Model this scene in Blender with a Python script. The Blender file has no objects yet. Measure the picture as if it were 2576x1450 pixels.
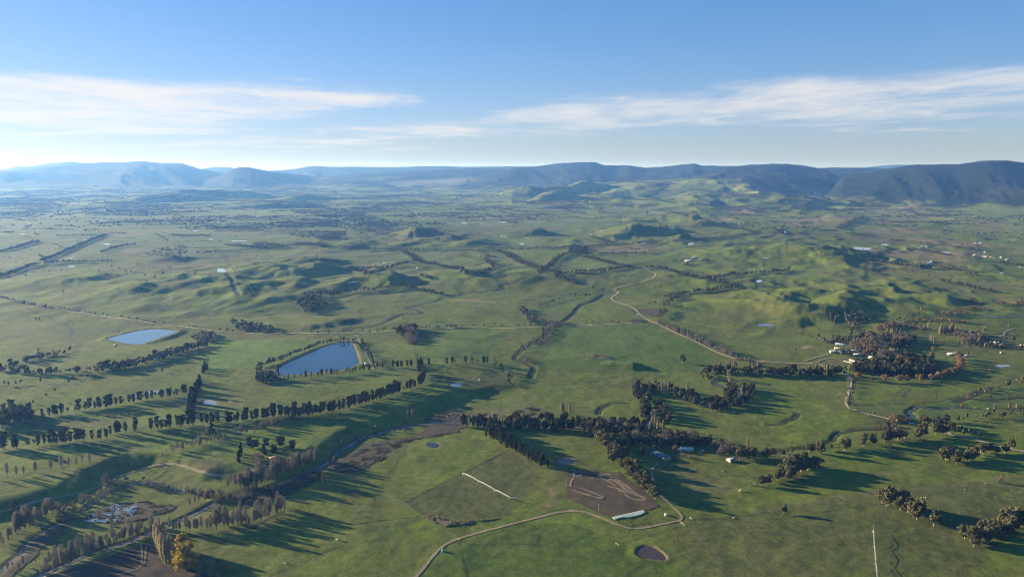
import bpy, math, random
import numpy as np

rng = np.random.default_rng(11)
random.seed(11)
sc = bpy.context.scene
C = sc.collection

# ------------------------------------------------------------------ camera
CAM_H = 480.0                      # metres above the valley floor
FX, FY, FOC = 1287.8, 725.0, 1910.0   # tracing frame 2576 x 1450
PITCH = math.radians(8.93)
cam_d = bpy.data.cameras.new("camera")
cam = bpy.data.objects.new("camera", cam_d)
C.objects.link(cam)
cam_d.sensor_width = 36.0
cam_d.lens = 36.0 * FOC / 2575.6
cam_d.clip_start = 1.0
cam_d.clip_end = 200000.0
cam.location = (0, 0, CAM_H)
cam.rotation_euler = (math.pi / 2 - PITCH, 0, 0)
sc.camera = cam

# ------------------------------------------------------------------ view
sc.view_settings.view_transform = 'Standard'
sc.view_settings.look = 'None'
sc.view_settings.gamma = 1.0
sc.view_settings.use_curve_mapping = False
sc.view_settings.exposure = 1.66
sc.render.engine = 'CYCLES'
sc.cycles.use_denoising = True
sc.cycles.denoising_prefilter = 'ACCURATE'
sc.cycles.filter_width = 1.0
sc.cycles.use_adaptive_sampling = False
sc.cycles.max_bounces = 4
sc.cycles.diffuse_bounces = 2
sc.cycles.glossy_bounces = 2
sc.cycles.transmission_bounces = 2
sc.cycles.volume_bounces = 0
sc.cycles.transparent_max_bounces = 8

# ------------------------------------------------------------------ sun
SUN_EL = math.radians(11.5)
SUN_DIR = np.array([-0.915, 0.403])          # horizontal direction towards the sun
SUN_DIR /= np.linalg.norm(SUN_DIR)
sun_d = bpy.data.lights.new("sun", 'SUN')
sun = bpy.data.objects.new("sun", sun_d)
C.objects.link(sun)
sun_d.energy = 5.0
sun_d.angle = math.radians(0.53)
sun_d.color = (1.0, 0.85, 0.57)
from mathutils import Vector
sv = Vector((SUN_DIR[0] * math.cos(SUN_EL), SUN_DIR[1] * math.cos(SUN_EL), math.sin(SUN_EL)))
sun.rotation_euler = sv.to_track_quat('Z', 'Y').to_euler()
sun.location = (-3000, 1500, 2000)

# ------------------------------------------------------------------ small node helper
class NT:
    def __init__(self, tree):
        self.t = tree; self.n = tree.nodes; self.l = tree.links
        self.n.clear()
    def node(self, typ, **kw):
        nd = self.n.new(typ)
        for k, v in kw.items():
            setattr(nd, k, v)
        return nd
    def put(self, sock, v):
        if isinstance(v, bpy.types.NodeSocket):
            self.l.new(v, sock)
        else:
            sock.default_value = v
    def m(self, op, a, b=0.0, c=0.0, clamp=False):
        nd = self.n.new('ShaderNodeMath'); nd.operation = op; nd.use_clamp = clamp
        self.put(nd.inputs[0], a); self.put(nd.inputs[1], b); self.put(nd.inputs[2], c)
        return nd.outputs[0]
    def ss(self, x, a, b, lo=0.0, hi=1.0):
        nd = self.n.new('ShaderNodeMapRange'); nd.interpolation_type = 'SMOOTHSTEP'
        self.put(nd.inputs[0], x); self.put(nd.inputs[1], a); self.put(nd.inputs[2], b)
        self.put(nd.inputs[3], lo); self.put(nd.inputs[4], hi)
        return nd.outputs[0]
    def curve(self, x, pts):
        """piecewise linear through pts (x ascending)"""
        x0, x1 = pts[0][0], pts[-1][0]
        y0 = min(p[1] for p in pts); y1 = max(p[1] for p in pts)
        nd = self.n.new('ShaderNodeFloatCurve')
        cv = nd.mapping.curves[0]
        sx = x1 - x0; sy = (y1 - y0) or 1.0
        P = [((p[0] - x0) / sx, (p[1] - y0) / sy) for p in pts]
        cv.points[0].location = P[0]; cv.points[1].location = P[-1]
        for p in P[1:-1]:
            cv.points.new(p[0], p[1])
        nd.mapping.update()
        t = self.m('DIVIDE', self.m('SUBTRACT', x, x0), sx, clamp=True)
        self.put(nd.inputs['Value'], t)
        return self.m('ADD', self.m('MULTIPLY', nd.outputs[0], sy), y0)
    def noise(self, vec, scale, detail=3.0, rough=0.5, dist=0.0):
        nd = self.n.new('ShaderNodeTexNoise')
        self.put(nd.inputs['Vector'], vec)
        nd.inputs['Scale'].default_value = scale
        nd.inputs['Detail'].default_value = detail
        nd.inputs['Roughness'].default_value = rough
        nd.inputs['Distortion'].default_value = dist
        return nd.outputs[0]
    def mixc(self, f, a, b, mode='MIX'):
        nd = self.n.new('ShaderNodeMix'); nd.data_type = 'RGBA'; nd.blend_type = mode
        self.put(nd.inputs[0], f); self.put(nd.inputs[6], a); self.put(nd.inputs[7], b)
        return nd.outputs[2]
    def comb(self, x, y, z):
        nd = self.n.new('ShaderNodeCombineXYZ')
        self.put(nd.inputs[0], x); self.put(nd.inputs[1], y); self.put(nd.inputs[2], z)
        return nd.outputs[0]

# ------------------------------------------------------------------ world: daylight sky with a sheet of high cloud
world = bpy.data.worlds.new("World")
sc.world = world
world.use_nodes = True
w = NT(world.node_tree)
sky = w.node('ShaderNodeTexSky')
sky.sky_type = 'NISHITA'
sky.sun_disc = False
sky.sun_elevation = SUN_EL
sky.sun_rotation = math.atan2(SUN_DIR[0], SUN_DIR[1])
sky.altitude = 800.0
sky.air_density = 1.0
sky.dust_density = 0.5
sky.ozone_density = 3.0
tc = w.node('ShaderNodeTexCoord')
sp = w.node('ShaderNodeSeparateXYZ')
w.l.new(tc.outputs['Generated'], sp.inputs[0])
dx, dy, dz = sp.outputs
az = w.m('MULTIPLY', w.m('ARCTAN2', dx, dy), 180 / math.pi)
el = w.m('MULTIPLY', w.m('ARCSINE', dz), 180 / math.pi)
zc = w.m('ADD', w.m('MAXIMUM', dz, 0.0), 0.018)
pl = w.comb(w.m('DIVIDE', dx, zc), w.m('DIVIDE', dy, zc), 0.0)     # point on a flat cloud layer, in cloud heights
warp = w.noise(pl, 0.16, 2.0)
elw = w.m('ADD', el, w.m('MULTIPLY', w.m('SUBTRACT', warp, 0.5), 2.6))
azw = w.m('ADD', az, w.m('MULTIPLY', w.m('SUBTRACT', w.noise(pl, 0.1, 2.0), 0.5), 10.0))
def band(centre, half, soft):
    d = w.m('ABSOLUTE', w.m('SUBTRACT', elw, centre))
    d = w.m('SUBTRACT', d, half)
    return w.ss(d, -soft, soft, 1.0, 0.0)
cA = w.curve(azw, [(-180, 4.4), (-40, 4.1), (-22, 4.3), (-14, 4.7), (-6, 5.2), (0, 5.2), (180, 5.2)])
hA = w.curve(azw, [(-180, 1.6), (-40, 1.75), (-22, 1.65), (-14, 1.05), (-6, 0.15), (-1, -1.2), (60, -1.2), (180, 1.6)])
cB = w.curve(azw, [(-180, 2.2), (-30, 1.8), (-14, 2.0), (-6, 2.6), (2, 3.7), (12, 4.3), (40, 4.7), (180, 4.5)])
hB = w.curve(azw, [(-180, 0.3), (-34, -0.6), (-24, 0.3), (-14, 0.55), (-6, 0.7), (2, 1.2), (12, 1.45), (40, 1.6), (180, 1.6)])
mask = w.m('MAXIMUM', band(cA, hA, 0.95), band(cB, hB, 1.15))
n1 = w.noise(pl, 0.42, 6.0, 0.62, 0.6)
n2 = w.noise(w.comb(w.m('DIVIDE', dx, zc), w.m('MULTIPLY', w.m('DIVIDE', dy, zc), 0.45), 3.0), 1.15, 6.0, 0.65, 0.8)
tex = w.m('ADD', w.m('MULTIPLY', n1, 0.6), w.m('MULTIPLY', n2, 0.4))
dens = w.m('ADD', mask, w.m('MULTIPLY', w.m('SUBTRACT', tex, 0.5), 3.4))
dens = w.ss(dens, 0.25, 1.35)
dens = w.m('MULTIPLY', dens, w.ss(mask, 0.0, 0.35))
wisp = w.m('MULTIPLY', w.ss(w.noise(pl, 0.22, 6.0, 0.65, 0.5), 0.56, 0.8), w.ss(el, 2.0, 7.0, 0.0, 0.22))
wisp = w.m('MULTIPLY', wisp, w.ss(el, 6.5, 10.5, 1.0, 0.15))
dens = w.m('MAXIMUM', w.m('MULTIPLY', dens, 0.84), wisp, clamp=True)
dens = w.m('MULTIPLY', dens, w.ss(el, 0.4, 2.0))
skyc = w.node('ShaderNodeHueSaturation')
w.l.new(sky.outputs[0], skyc.inputs['Color'])
skyc.inputs['Saturation'].default_value = 1.3
gm = w.node('ShaderNodeGamma'); gm.inputs[1].default_value = 0.62
w.l.new(skyc.outputs[0], gm.inputs[0])
skyw = w.mixc(1.0, gm.outputs[0], (1.30, 1.40, 1.92, 1), 'MULTIPLY')       # white balance of the air light
# cloud light: brighter towards the sun, from the same sky
sdot = w.node('ShaderNodeVectorMath', operation='DOT_PRODUCT')
w.l.new(tc.outputs['Generated'], sdot.inputs[0])
sdot.inputs[1].default_value = sv
glow = w.ss(sdot.outputs['Value'], 0.1, 1.0, 0.0, 1.0)
ccol = w.mixc(glow, (4.9, 4.85, 4.95, 1), (6.0, 5.6, 5.1, 1))
out = w.mixc(dens, skyw, ccol)
bg = w.node('ShaderNodeBackground')
w.l.new(out, bg.inputs[0])
bg.inputs[1].default_value = 0.052
wo = w.node('ShaderNodeOutputWorld')
w.l.new(bg.outputs[0], wo.inputs[0])

# ------------------------------------------------------------------ tracing frame -> ground
OX = {'1': 0.0, '2': 643.75, '3': 1287.5, '4': 1931.25}
OY = {'A': 386.25, 'B': 740.3, 'C': 1087.3}
def T(s):
    """'B1 1075,450 1500,338' -> array of tracing-frame points"""
    out = []; ox = oy = 0.0; k = 0.25
    for tok in s.split():
        if ',' in tok:
            a, b = tok.split(',')
            out.append((ox + float(a) * k, oy + float(b) * k))
        elif tok == 'F':
            ox = oy = 0.0; k = 1.0
        else:
            oy = OY[tok[0]]; ox = OX[tok[1]]; k = 0.25
    return np.array(out)
cp, spn = math.cos(PITCH), math.sin(PITCH)
def ray(fx, fy):
    dx = (np.asarray(fx, float) - FX) / FOC
    dy = -(np.asarray(fy, float) - FY) / FOC
    X = dx; Y = cp + dy * spn; Z = -spn + dy * cp
    hyp = np.hypot(X, Y)
    return np.arctan2(X, Y), Z / hyp
def flat(fx, fy):
    """point on the flat valley plane z = 0"""
    az, tn = ray(fx, fy)
    r = CAM_H / np.maximum(-tn, 1e-3)
    return np.sin(az) * r, np.cos(az) * r

# ------------------------------------------------------------------ numpy noise
def _hash(ix, iy, seed):
    h = (ix.astype(np.int64) * 374761393 + iy.astype(np.int64) * 668265263 + seed * 974634777) & 0xFFFFFFFF
    h = ((h ^ (h >> 13)) * 1274126177) & 0xFFFFFFFF
    return (h ^ (h >> 16)) & 0xFFFF
_th = np.random.default_rng(5).random(65536) * 2 * math.pi
_GC = np.cos(_th).astype(np.float32); _GS = np.sin(_th).astype(np.float32)
def pn(x, y, seed=0):
    """gradient noise, about -1..1"""
    x = np.asarray(x, np.float32); y = np.asarray(y, np.float32)
    ix = np.floor(x); iy = np.floor(y)
    fx = x - ix; fy = y - iy
    u = fx * fx * (3 - 2 * fx); v = fy * fy * (3 - 2 * fy)
    jx = ix.astype(np.int32) + seed * 37; jy = iy.astype(np.int32) + seed * 91
    x0 = (jx & 255) << 8; x1 = ((jx + 1) & 255) << 8; y0 = jy & 255; y1 = (jy + 1) & 255
    def g(k, a, b):
        return _GC[k] * (fx - a) + _GS[k] * (fy - b)
    a = g(x0 | y0, 0, 0); b = g(x1 | y0, 1, 0); c = g(x0 | y1, 0, 1); d = g(x1 | y1, 1, 1)
    p = a + u * (b - a); q = c + u * (d - c)
    return (p + v * (q - p)) * 1.5
def fbm(x, y, oct=4, seed=0, gain=0.5):
    s = 0.0; a = 1.0
    for i in range(oct):
        s = s + a * pn(x * 2 ** i, y * 2 ** i, seed + i * 17)
        a *= gain
    return s
def ridged(x, y, oct=4, seed=0, gain=0.5):
    s = 0.0; a = 1.0; t = 0.0
    for i in range(oct):
        s = s + a * (1 - np.abs(pn(x * 2 ** i, y * 2 ** i, seed + i * 31)) * 2.0)
        t += a; a *= gain
    return s / t
def smooth(x, a, b):
    t = np.clip((x - a) / (b - a), 0, 1)
    return t * t * (3 - 2 * t)
def seg_dist(px, py, poly, closed=True):
    """distance to a polyline and inside flag"""
    n = len(poly); d2 = np.full(px.shape, 1e18); ins = np.zeros(px.shape, bool)
    for i in range(n if closed else n - 1):
        x0, y0 = poly[i]; x1, y1 = poly[(i + 1) % n]
        ex, ey = x1 - x0, y1 - y0
        L = ex * ex + ey * ey + 1e-9
        t = np.clip(((px - x0) * ex + (py - y0) * ey) / L, 0, 1)
        q = (px - x0 - t * ex) ** 2 + (py - y0 - t * ey) ** 2
        d2 = np.minimum(d2, q)
        if closed:
            c = ((y0 > py) != (y1 > py)) & (px < ex * (py - y0) / (ey if abs(ey) > 1e-9 else 1e-9) + x0)
            ins ^= c
    return np.sqrt(d2), ins
def sdist(px, py, poly, pad=400.0):
    """signed distance (negative inside), exact only within pad of the polygon"""
    poly = np.asarray(poly)
    out = np.full(px.shape, 1e6)
    lo = poly.min(0) - pad; hi = poly.max(0) + pad
    m = (px > lo[0]) & (px < hi[0]) & (py > lo[1]) & (py < hi[1])
    if m.any():
        d, i = seg_dist(px[m], py[m], poly)
        out[m] = np.where(i, -d, d)
    return out
def pdist(px, py, line, pad=200.0):
    line = np.asarray(line)
    out = np.full(px.shape, 1e6)
    lo = line.min(0) - pad; hi = line.max(0) + pad
    m = (px > lo[0]) & (px < hi[0]) & (py > lo[1]) & (py < hi[1])
    if m.any():
        out[m] = seg_dist(px[m], py[m], line, False)[0]
    return out

# ------------------------------------------------------------------ terrain grid (polar, finer near)
AZ = np.concatenate([np.linspace(-math.pi, -0.76, 26)[:-1], np.linspace(-0.76, -0.645, 40)[:-1],
                     np.linspace(-0.645, 0.645, 850)[:-1], np.linspace(0.645, 0.76, 40)[:-1],
                     np.linspace(0.76, math.pi, 26)])
R = [0.5, 60, 150, 260, 380, 480, 560]
r = 620.0
while r < 52000:
    R.append(r)
    r += max(min(r * r / 310000.0, r * 0.0066), 1.6)
R = np.array(R)
GA, GR = np.meshgrid(AZ, R)            # rows: radius, columns: azimuth
GX = np.sin(GA) * GR; GY = np.cos(GA) * GR
# the ground plane in tracing-frame units (a projective map of the plane)
def frame_of(X, Y):
    D = np.maximum(Y * cp + CAM_H * spn, 30.0)
    return FX + FOC * X / D, FY - FOC * (Y * spn - CAM_H * cp) / D
PX, PY = frame_of(GX, GY)

def gauss(x, y, rx, ry):
    return np.exp(-((PX - x) / rx) ** 2 - ((PY - y) / ry) ** 2)

def hill(fx, fy, H, sl, sr, sf, sn, p=2.0, rot=-23.7):
    """asymmetric hill: sl / sr towards and away from the sun, sf / sn far and near side (metres)"""
    x0, y0 = flat(fx, fy)
    sr = sr * (0.68 if H < 140 else 0.85)
    m = np.hypot(GX - x0, GY - y0) < 2.9 * max(sl, sr, sf, sn)
    X = GX[m]; Y = GY[m]
    a = math.radians(rot)
    ux, uy = math.cos(a), math.sin(a)
    dx = X - x0; dy = Y - y0
    wv = 0.13 * (sl + sr)
    u = dx * ux + dy * uy; v = -dx * uy + dy * ux
    k = 1.0 / (0.6 * (sl + sr))
    u = u + wv * (pn(X * k, Y * k, int(fx)) + 0.65 * pn(X * k * 2.3, Y * k * 2.3, int(fx) + 3) + 0.45 * pn(X * k * 5.1, Y * k * 5.1, int(fx) + 4))
    v = v + wv * pn(X * k, Y * k, int(fx) + 9)
    u = np.where(u > 0, u / sr, u / sl); v = np.where(v > 0, v / sf, v / sn)
    q = u * u + v * v
    Z[m] += H * np.exp(-q ** (p / 2.0))

print("grid", GX.shape)
Z = np.zeros_like(GX)
HILLS = [
    # fx, fy, H, sl, sr, sf, sn
    (470, 735, 34, 800, 560, 420, 300), (740, 690, 46, 380, 170, 240, 170), (800, 668, 34, 240, 110, 150, 130),
    (640, 760, 12, 300, 200, 200, 150), (150, 720, 15, 350, 150, 250, 120), (335, 745, 12, 160, 60, 90, 70),
    (1055, 602, 62, 300, 110, 150, 150, 3.0, -48), (1115, 606, 36, 200, 240, 200, 150, 2.4), (880, 618, 34, 600, 480, 420, 300),
    (1180, 618, 36, 260, 260, 220, 200),
    (430, 506, 105, 700, 330, 800, 700, 2.8, -62), (540, 500, 130, 800, 330, 900, 800, 2.8, -62), (300, 520, 55, 600, 500, 500, 400),
    (690, 522, 70, 600, 230, 600, 700, 2.6, -58), (785, 503, 85, 420, 260, 500, 500, 2.6, -55), (640, 512, 60, 500, 300, 300, 300),
    (1850, 492, 330, 2900, 2200, 2600, 2700), (1700, 520, 90, 1700, 900, 900, 1100), (1960, 520, 90, 900, 900, 900, 1200),
    (1340, 500, 150, 500, 300, 500, 500, 2.4, -45), (1400, 506, 150, 300, 240, 400, 400, 2.4, -45), (1460, 498, 170, 300, 300, 500, 500, 2.4, -45), (1520, 505, 80, 300, 500, 500, 300),
    (1735, 560, 78, 500, 130, 190, 150), (1780, 566, 45, 160, 160, 140, 130), (1560, 598, 40, 200, 130, 160, 130), (1590, 590, 45, 300, 110, 200, 170),
    (1650, 590, 52, 350, 120, 200, 180), (1690, 582, 45, 200, 120, 200, 160), (1710, 604, 34, 200, 120, 160, 120),
    (2010, 780, 36, 260, 520, 330, 130), (1960, 775, 14, 140, 60, 70, 80), (2050, 745, 13, 170, 60, 110, 90), (2120, 760, 10, 140, 50, 130, 110),
    (2150, 790, 12, 110, 45, 80, 60), (2010, 815, 12, 90, 40, 50, 50), (2080, 800, 12, 90, 40, 60, 50), (2240, 735, 13, 160, 70, 120, 90),
    (2370, 760, 22, 130, 60, 90, 70), (2300, 720, 18, 170, 80, 100, 90),
    (2050, 650, 62, 600, 620, 420, 320), (1980, 640, 20, 260, 90, 160, 160), (2100, 640, 20, 260, 90, 160, 160),
    (1560, 690, 18, 700, 700, 300, 300), (1250, 700, 20, 500, 400, 260, 260), (1820, 720, 20, 400, 300, 260, 220),
    (1590, 924, 13, 75, 32, 34, 22), (1470, 905, 7, 130, 90, 70, 50),
    (790, 826, 13, 220, 60, 60, 40), (870, 812, 12, 150, 26, 60, 40),
    (1000, 712, 30, 260, 60, 90, 70), (960, 715, 16, 200, 60, 90, 70), (1200, 700, 22, 260, 70, 120, 80),
    (425, 655, 26, 170, 110, 130, 90), (1330, 590, 26, 300, 110, 150, 120), (1370, 590, 28, 200, 110, 150, 120),
    (700, 720, 12, 120, 70, 150, 140), (560, 720, 8, 180, 70, 150, 140), (860, 720, 10, 180, 60, 120, 100),
    (1750, 470, 90, 900, 400, 900, 700), (1640, 500, 55, 700, 260, 500, 400), (1880, 500, 60, 800, 260, 400, 500), (2000, 500, 70, 600, 300, 500, 500),
    (1240, 473, 190, 900, 900, 900, 800), (2300, 512, 40, 500, 300, 300, 300), (2120, 500, 120, 800, 400, 600, 700),
    (860, 470, 70, 900, 500, 500, 400), (1000, 462, 90, 1200, 700, 700, 600), (230, 500, 30, 500, 400, 300, 250),
    (1150, 520, 40, 500, 300, 300, 250), (1040, 515, 30, 400, 250, 260, 200), (1950, 585, 30, 350, 150, 220, 200),
]
for hl in HILLS:
    hill(*hl)
HILL = Z.copy()
gl = ridged(GX / 330 + 0.3 * pn(GX / 500, GY / 500, 3), GY / 330 + 0.3 * pn(GX / 500, GY / 500, 4), 5, 66, 0.55)
gl2 = ridged(GX / 1100, GY / 1100, 5, 67, 0.55)
fm = smooth(GR, 6000, 9000)
Z += np.minimum(HILL, 90) * 0.42 * ((gl * (1 - fm) + gl2 * fm) - 0.62) * smooth(GR, 2000, 2600)
# rolling folds: amplitude differs from place to place
rough = (0.42 * gauss(420, 740, 520, 55) + 0.6 * gauss(760, 700, 230, 45) + 0.5 * gauss(1150, 680, 300, 40) + 0.75 * gauss(1650, 590, 300, 30)
         + 1.15 * gauss(2080, 760, 190, 52) + 0.9 * gauss(2350, 730, 190, 45) + 0.7 * gauss(2100, 640, 320, 40) + 0.5 * gauss(1000, 600, 300, 30)
         + 0.4 * gauss(2400, 600, 300, 50) + 0.2)
rough *= 1 - 0.93 * smooth(PY, 830, 900)
rough *= 1 - 0.6 * gauss(500, 590, 420, 40)
rough *= 1 - 0.6 * gauss(1350, 790, 330, 40)
rough = np.clip(rough, 0.03, 1.2)
a = math.radians(-23.7)
U = GX * math.cos(a) + GY * math.sin(a); V = -GX * math.sin(a) + GY * math.cos(a)
wx = 120 * fbm(GX / 600, GY / 600, 2, 3); wy = 120 * fbm(GX / 600, GY / 600, 2, 5)
fold = ridged((U + wx) / 640, (V + wy) / 820, 4, 21, 0.5) - 0.45
Z += 27 * rough * fold
Z += 8 * np.minimum(rough, 1) * fbm(GX / 150, GY / 150, 2, 8, 0.5)
st = np.clip(rough, 0, 0.9) + 0.12 * smooth(GR, 2000, 3000)
Z += 7.5 * st * (ridged((U + 0.4 * wx) / 170, (V + 0.6 * wy) / 430, 3, 15, 0.55) - 0.62)
# larger relief far away
farw = smooth(GR, 6500, 11000)
bigR = gauss(1900, 505, 420, 55)
big = ridged((GX + 2 * wx) / 2100, (GY + 2 * wy) / 2500, 4, 44, 0.5) - 0.5
farlow = np.clip(1 - 0.8 * gauss(450, 500, 700, 40), 0.15, 1)
Z += farw * farlow * (62 - 25 * bigR) * big
Z += bigR * 62 * (ridged((U + wx) / 900, (V + wy) / 1500, 4, 57, 0.5) - 0.45)

# mountain ranges: skyline traced, each with its own distance and flank width
RANGES = [
    (38000, 5000, 5000, "2130,432 2181,421 2215,417 2250,414 2300,414.5 2340,419 2420,430"),
    (36000, 5000, 5000, "1840,430 1900,423 1940,417.5 2000,417.5 2040,424 2120,432"),
    (30000, 3600, 5000, "-900,410 -400,415 0,427 47,417.5 67,419 125,410.5 175,406.5 215,410.5 300,413 420,420 490,430 520,422 550,419.5 575,420 600,426 650,430 720,430 900,440"),
    (24000, 3000, 4000, "-900,425 -300,436 0,430 60,428 130,419 215,411 260,407.5 300,408 355,405 400,409 457,410 480,417 500,424 540,431 600,442 700,470"),
    (20500, 1700, 2500, "520,455 560,438 587,424 605,420 625,420.5 644,424 665,428 704,434 760,440 840,452"),
    (27000, 3000, 4000, "600,440 660,430 704,428.5 744,424.5 775,418.5 791,417 830,419.5 894,419.5 994,420.5 1056,418 1119,417.5 1156,419.5 1288,418 1350,424 1420,440 1500,450"),
    (20500, 2800, 3000, "640,456 720,444 800,446 900,438 1000,432 1100,428 1200,424.5 1290,425 1400,436 1500,450"),
    (18000, 2300, 3000, "1180,450 1260,430 1300,420 1350,419 1417,410.5 1487,408 1500,409.5 1520,417 1585,417 1625,423.5 1680,420 1712,415.5 1747,413.5 1762,419.5 1810,420 1931,423.5 2000,430 2100,440"),
    (14800, 1300, 2200, "1760,452 1800,438 1850,431 1900,424 1940,420.5 1980,420.5 2030,424 2081,434 2110,450 2150,470"),
    (18000, 2600, 3500, "1900,440 2000,424 2094,422.5 2181,423.5 2254,424 2320,424 2420,440"),
    (13200, 1900, 3000, "2120,452 2180,440 2220,431 2254,424 2306,416 2406,414.5 2444,408.5 2494,403.5 2531,405.5 2575,409.5 2800,404 3000,415 3600,410"),
]
mount = np.zeros_like(Z)
k0 = int(np.searchsorted(R, 8500.0))
gA, gR = GA[k0:], GR[k0:]
mo = mount[k0:]
for D, wf, wb, s in RANGES:
    P = T("F " + s)
    a_, t_ = ray(P[:, 0], P[:, 1])
    Hc = np.interp(gA, a_, CAM_H + D * t_, left=CAM_H + D * t_[0], right=CAM_H + D * t_[-1])
    fade = np.interp(gA, [a_[0] - 0.02, a_[0], a_[-1], a_[-1] + 0.02], [0, 1, 1, 0])
    sx = D * gA
    jit = 0.35 * wf * fbm(sx / (1.1 * wf), gR / (2.0 * wf), 2, int(D) % 97)
    t = gR - D - jit
    front = np.exp(-(np.abs(t) / wf) ** 1.7); back = np.exp(-(t / wb) ** 2)
    prof = np.where(t < 0, front, back)
    spur = ridged((sx + 0.3 * t) / (0.55 * wf), gR / (1.5 * wf), 4, int(D) % 89, 0.55)
    flank = prof * (1 - prof) * 4
    prof = np.clip(prof + flank * 0.24 * (spur - 0.62), 0, 1.0)
    roughm = 1 + 0.010 * fbm(sx / 260, gR / 260, 2, 5)
    mo[:] = np.maximum(mo, np.maximum(Hc, 0) * fade * prof * roughm)
Zm = mount * smooth(GR, 9500, 12500)
Z = np.maximum(Z, Zm) + 0.25 * np.minimum(Z, Zm)
fnz = fbm(GX / 900, GY / 700, 4, 141, 0.6)
forest = smooth(Zm + 70 * fnz, 14, 85) * smooth(GR + 1100 * fnz, 9000, 10300)

# river terrace: high ground to the upper left, dropping to the river
TERR = T("F 1330,700 1345,880 1330,940 1290,962 1225,982 1130,995 1060,1018 985,1045 920,1068 872,1082 838,1108 800,1135 C2 540,190 430,300 200,380 0,400 C1 2400,395 2150,395 1960,340 1790,285 1600,265 1300,280 1080,335 830,470 560,610 0,760 -400,860 -3000,1500 F -1500,700")
TX, TY = flat(TERR[:, 0], TERR[:, 1])
sd = sdist(GX, GY, np.stack([TX, TY], 1), 900)
wob = 8 * fbm(GX / 70, GY / 70, 3, 71)
terr = 1 - smooth(sd + wob, -4, 46)
tfade = smooth(PY, 840, 905)
Z += (12.5 - 10 * smooth(PX, 1120, 1330)) * terr * tfade
# small swells so the plain is not dead flat
Z += 0.9 * fbm(GX / 90, GY / 90, 3, 91) + 0.35 * fbm(GX / 24, GY / 24, 2, 95) * smooth(-GR, -4200, -2500)
Z += 2.5 * fbm(GX / 420, GY / 420, 2, 93)
# ------------------------------------------------------------------ ground lookups
def col_of(az):
    i = np.clip(np.searchsorted(AZ, az) - 1, 0, len(AZ) - 2)
    return i, (az - AZ[i]) / (AZ[i + 1] - AZ[i])
def row_of(r):
    i = np.clip(np.searchsorted(R, r) - 1, 0, len(R) - 2)
    return i, np.clip((r - R[i]) / (R[i + 1] - R[i]), 0, 1)
def grid_at(F, X, Y):
    X = np.asarray(X, float); Y = np.asarray(Y, float)
    c, t = col_of(np.arctan2(X, Y)); q, s = row_of(np.hypot(X, Y))
    return (F[q, c] * (1 - t) + F[q, c + 1] * t) * (1 - s) + (F[q + 1, c] * (1 - t) + F[q + 1, c + 1] * t) * s
def ground(X, Y):
    return grid_at(Z, X, Y)
def spot(fx, fy):
    """tracing-frame points -> x, y of the terrain seen there"""
    fx = np.atleast_1d(np.asarray(fx, float)); fy = np.atleast_1d(np.asarray(fy, float))
    a_, tn = ray(fx, fy)
    c, t = col_of(a_)
    prof = Z[:, c] * (1 - t) + Z[:, c + 1] * t
    s = (prof - CAM_H) / R[:, None]
    hit = s >= tn[None, :]
    hit[:5] = False
    i = np.argmax(hit, 0)
    i = np.where(hit.any(0), i, len(R) - 1)
    i = np.maximum(i, 1)
    k = np.arange(len(fx))
    s0, s1 = s[i - 1, k], s[i, k]
    u = np.clip((tn - s0) / np.where(np.abs(s1 - s0) < 1e-9, 1e-9, s1 - s0), 0, 1)
    rr = R[i - 1] + u * (R[i] - R[i - 1])
    return np.sin(a_) * rr, np.cos(a_) * rr
def W(s):
    """trace string -> world xy array"""
    P = T(s) if isinstance(s, str) else np.asarray(s)
    x, y = spot(P[:, 0], P[:, 1])
    return np.stack([x, y], 1)
def chaikin(P, n=2, closed=True):
    P = np.asarray(P, float)
    for _ in range(n):
        if closed:
            Q = np.roll(P, -1, 0)
            P = np.stack([0.75 * P + 0.25 * Q, 0.25 * P + 0.75 * Q], 1).reshape(-1, 2)
        else:
            A, B = P[:-1], P[1:]
            M = np.stack([0.75 * A + 0.25 * B, 0.25 * A + 0.75 * B], 1).reshape(-1, 2)
            P = np.concatenate([P[:1], M, P[-1:]])
    return P
def resample(P, step):
    P = np.asarray(P, float)
    L = np.concatenate([[0], np.cumsum(np.hypot(*(np.diff(P, axis=0).T)))])
    n = max(2, int(L[-1] / step) + 1)
    t = np.linspace(0, L[-1], n)
    return np.stack([np.interp(t, L, P[:, 0]), np.interp(t, L, P[:, 1])], 1)
def ell(s, w, h=None):
    """ellipse in the tracing frame, widths in zoom units -> world polygon of an even round pond"""
    c = T(s)[0]; h = h if h else w * 0.25
    t = np.linspace(0, 2 * math.pi, 19)[:-1]
    j = 1 + 0.13 * np.sin(2 * t + c[0]) + 0.08 * np.sin(3 * t + c[1])
    return W(np.stack([c[0] + 0.125 * w * np.cos(t) * j, c[1] + 0.125 * h * np.sin(t) * j], 1))

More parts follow.
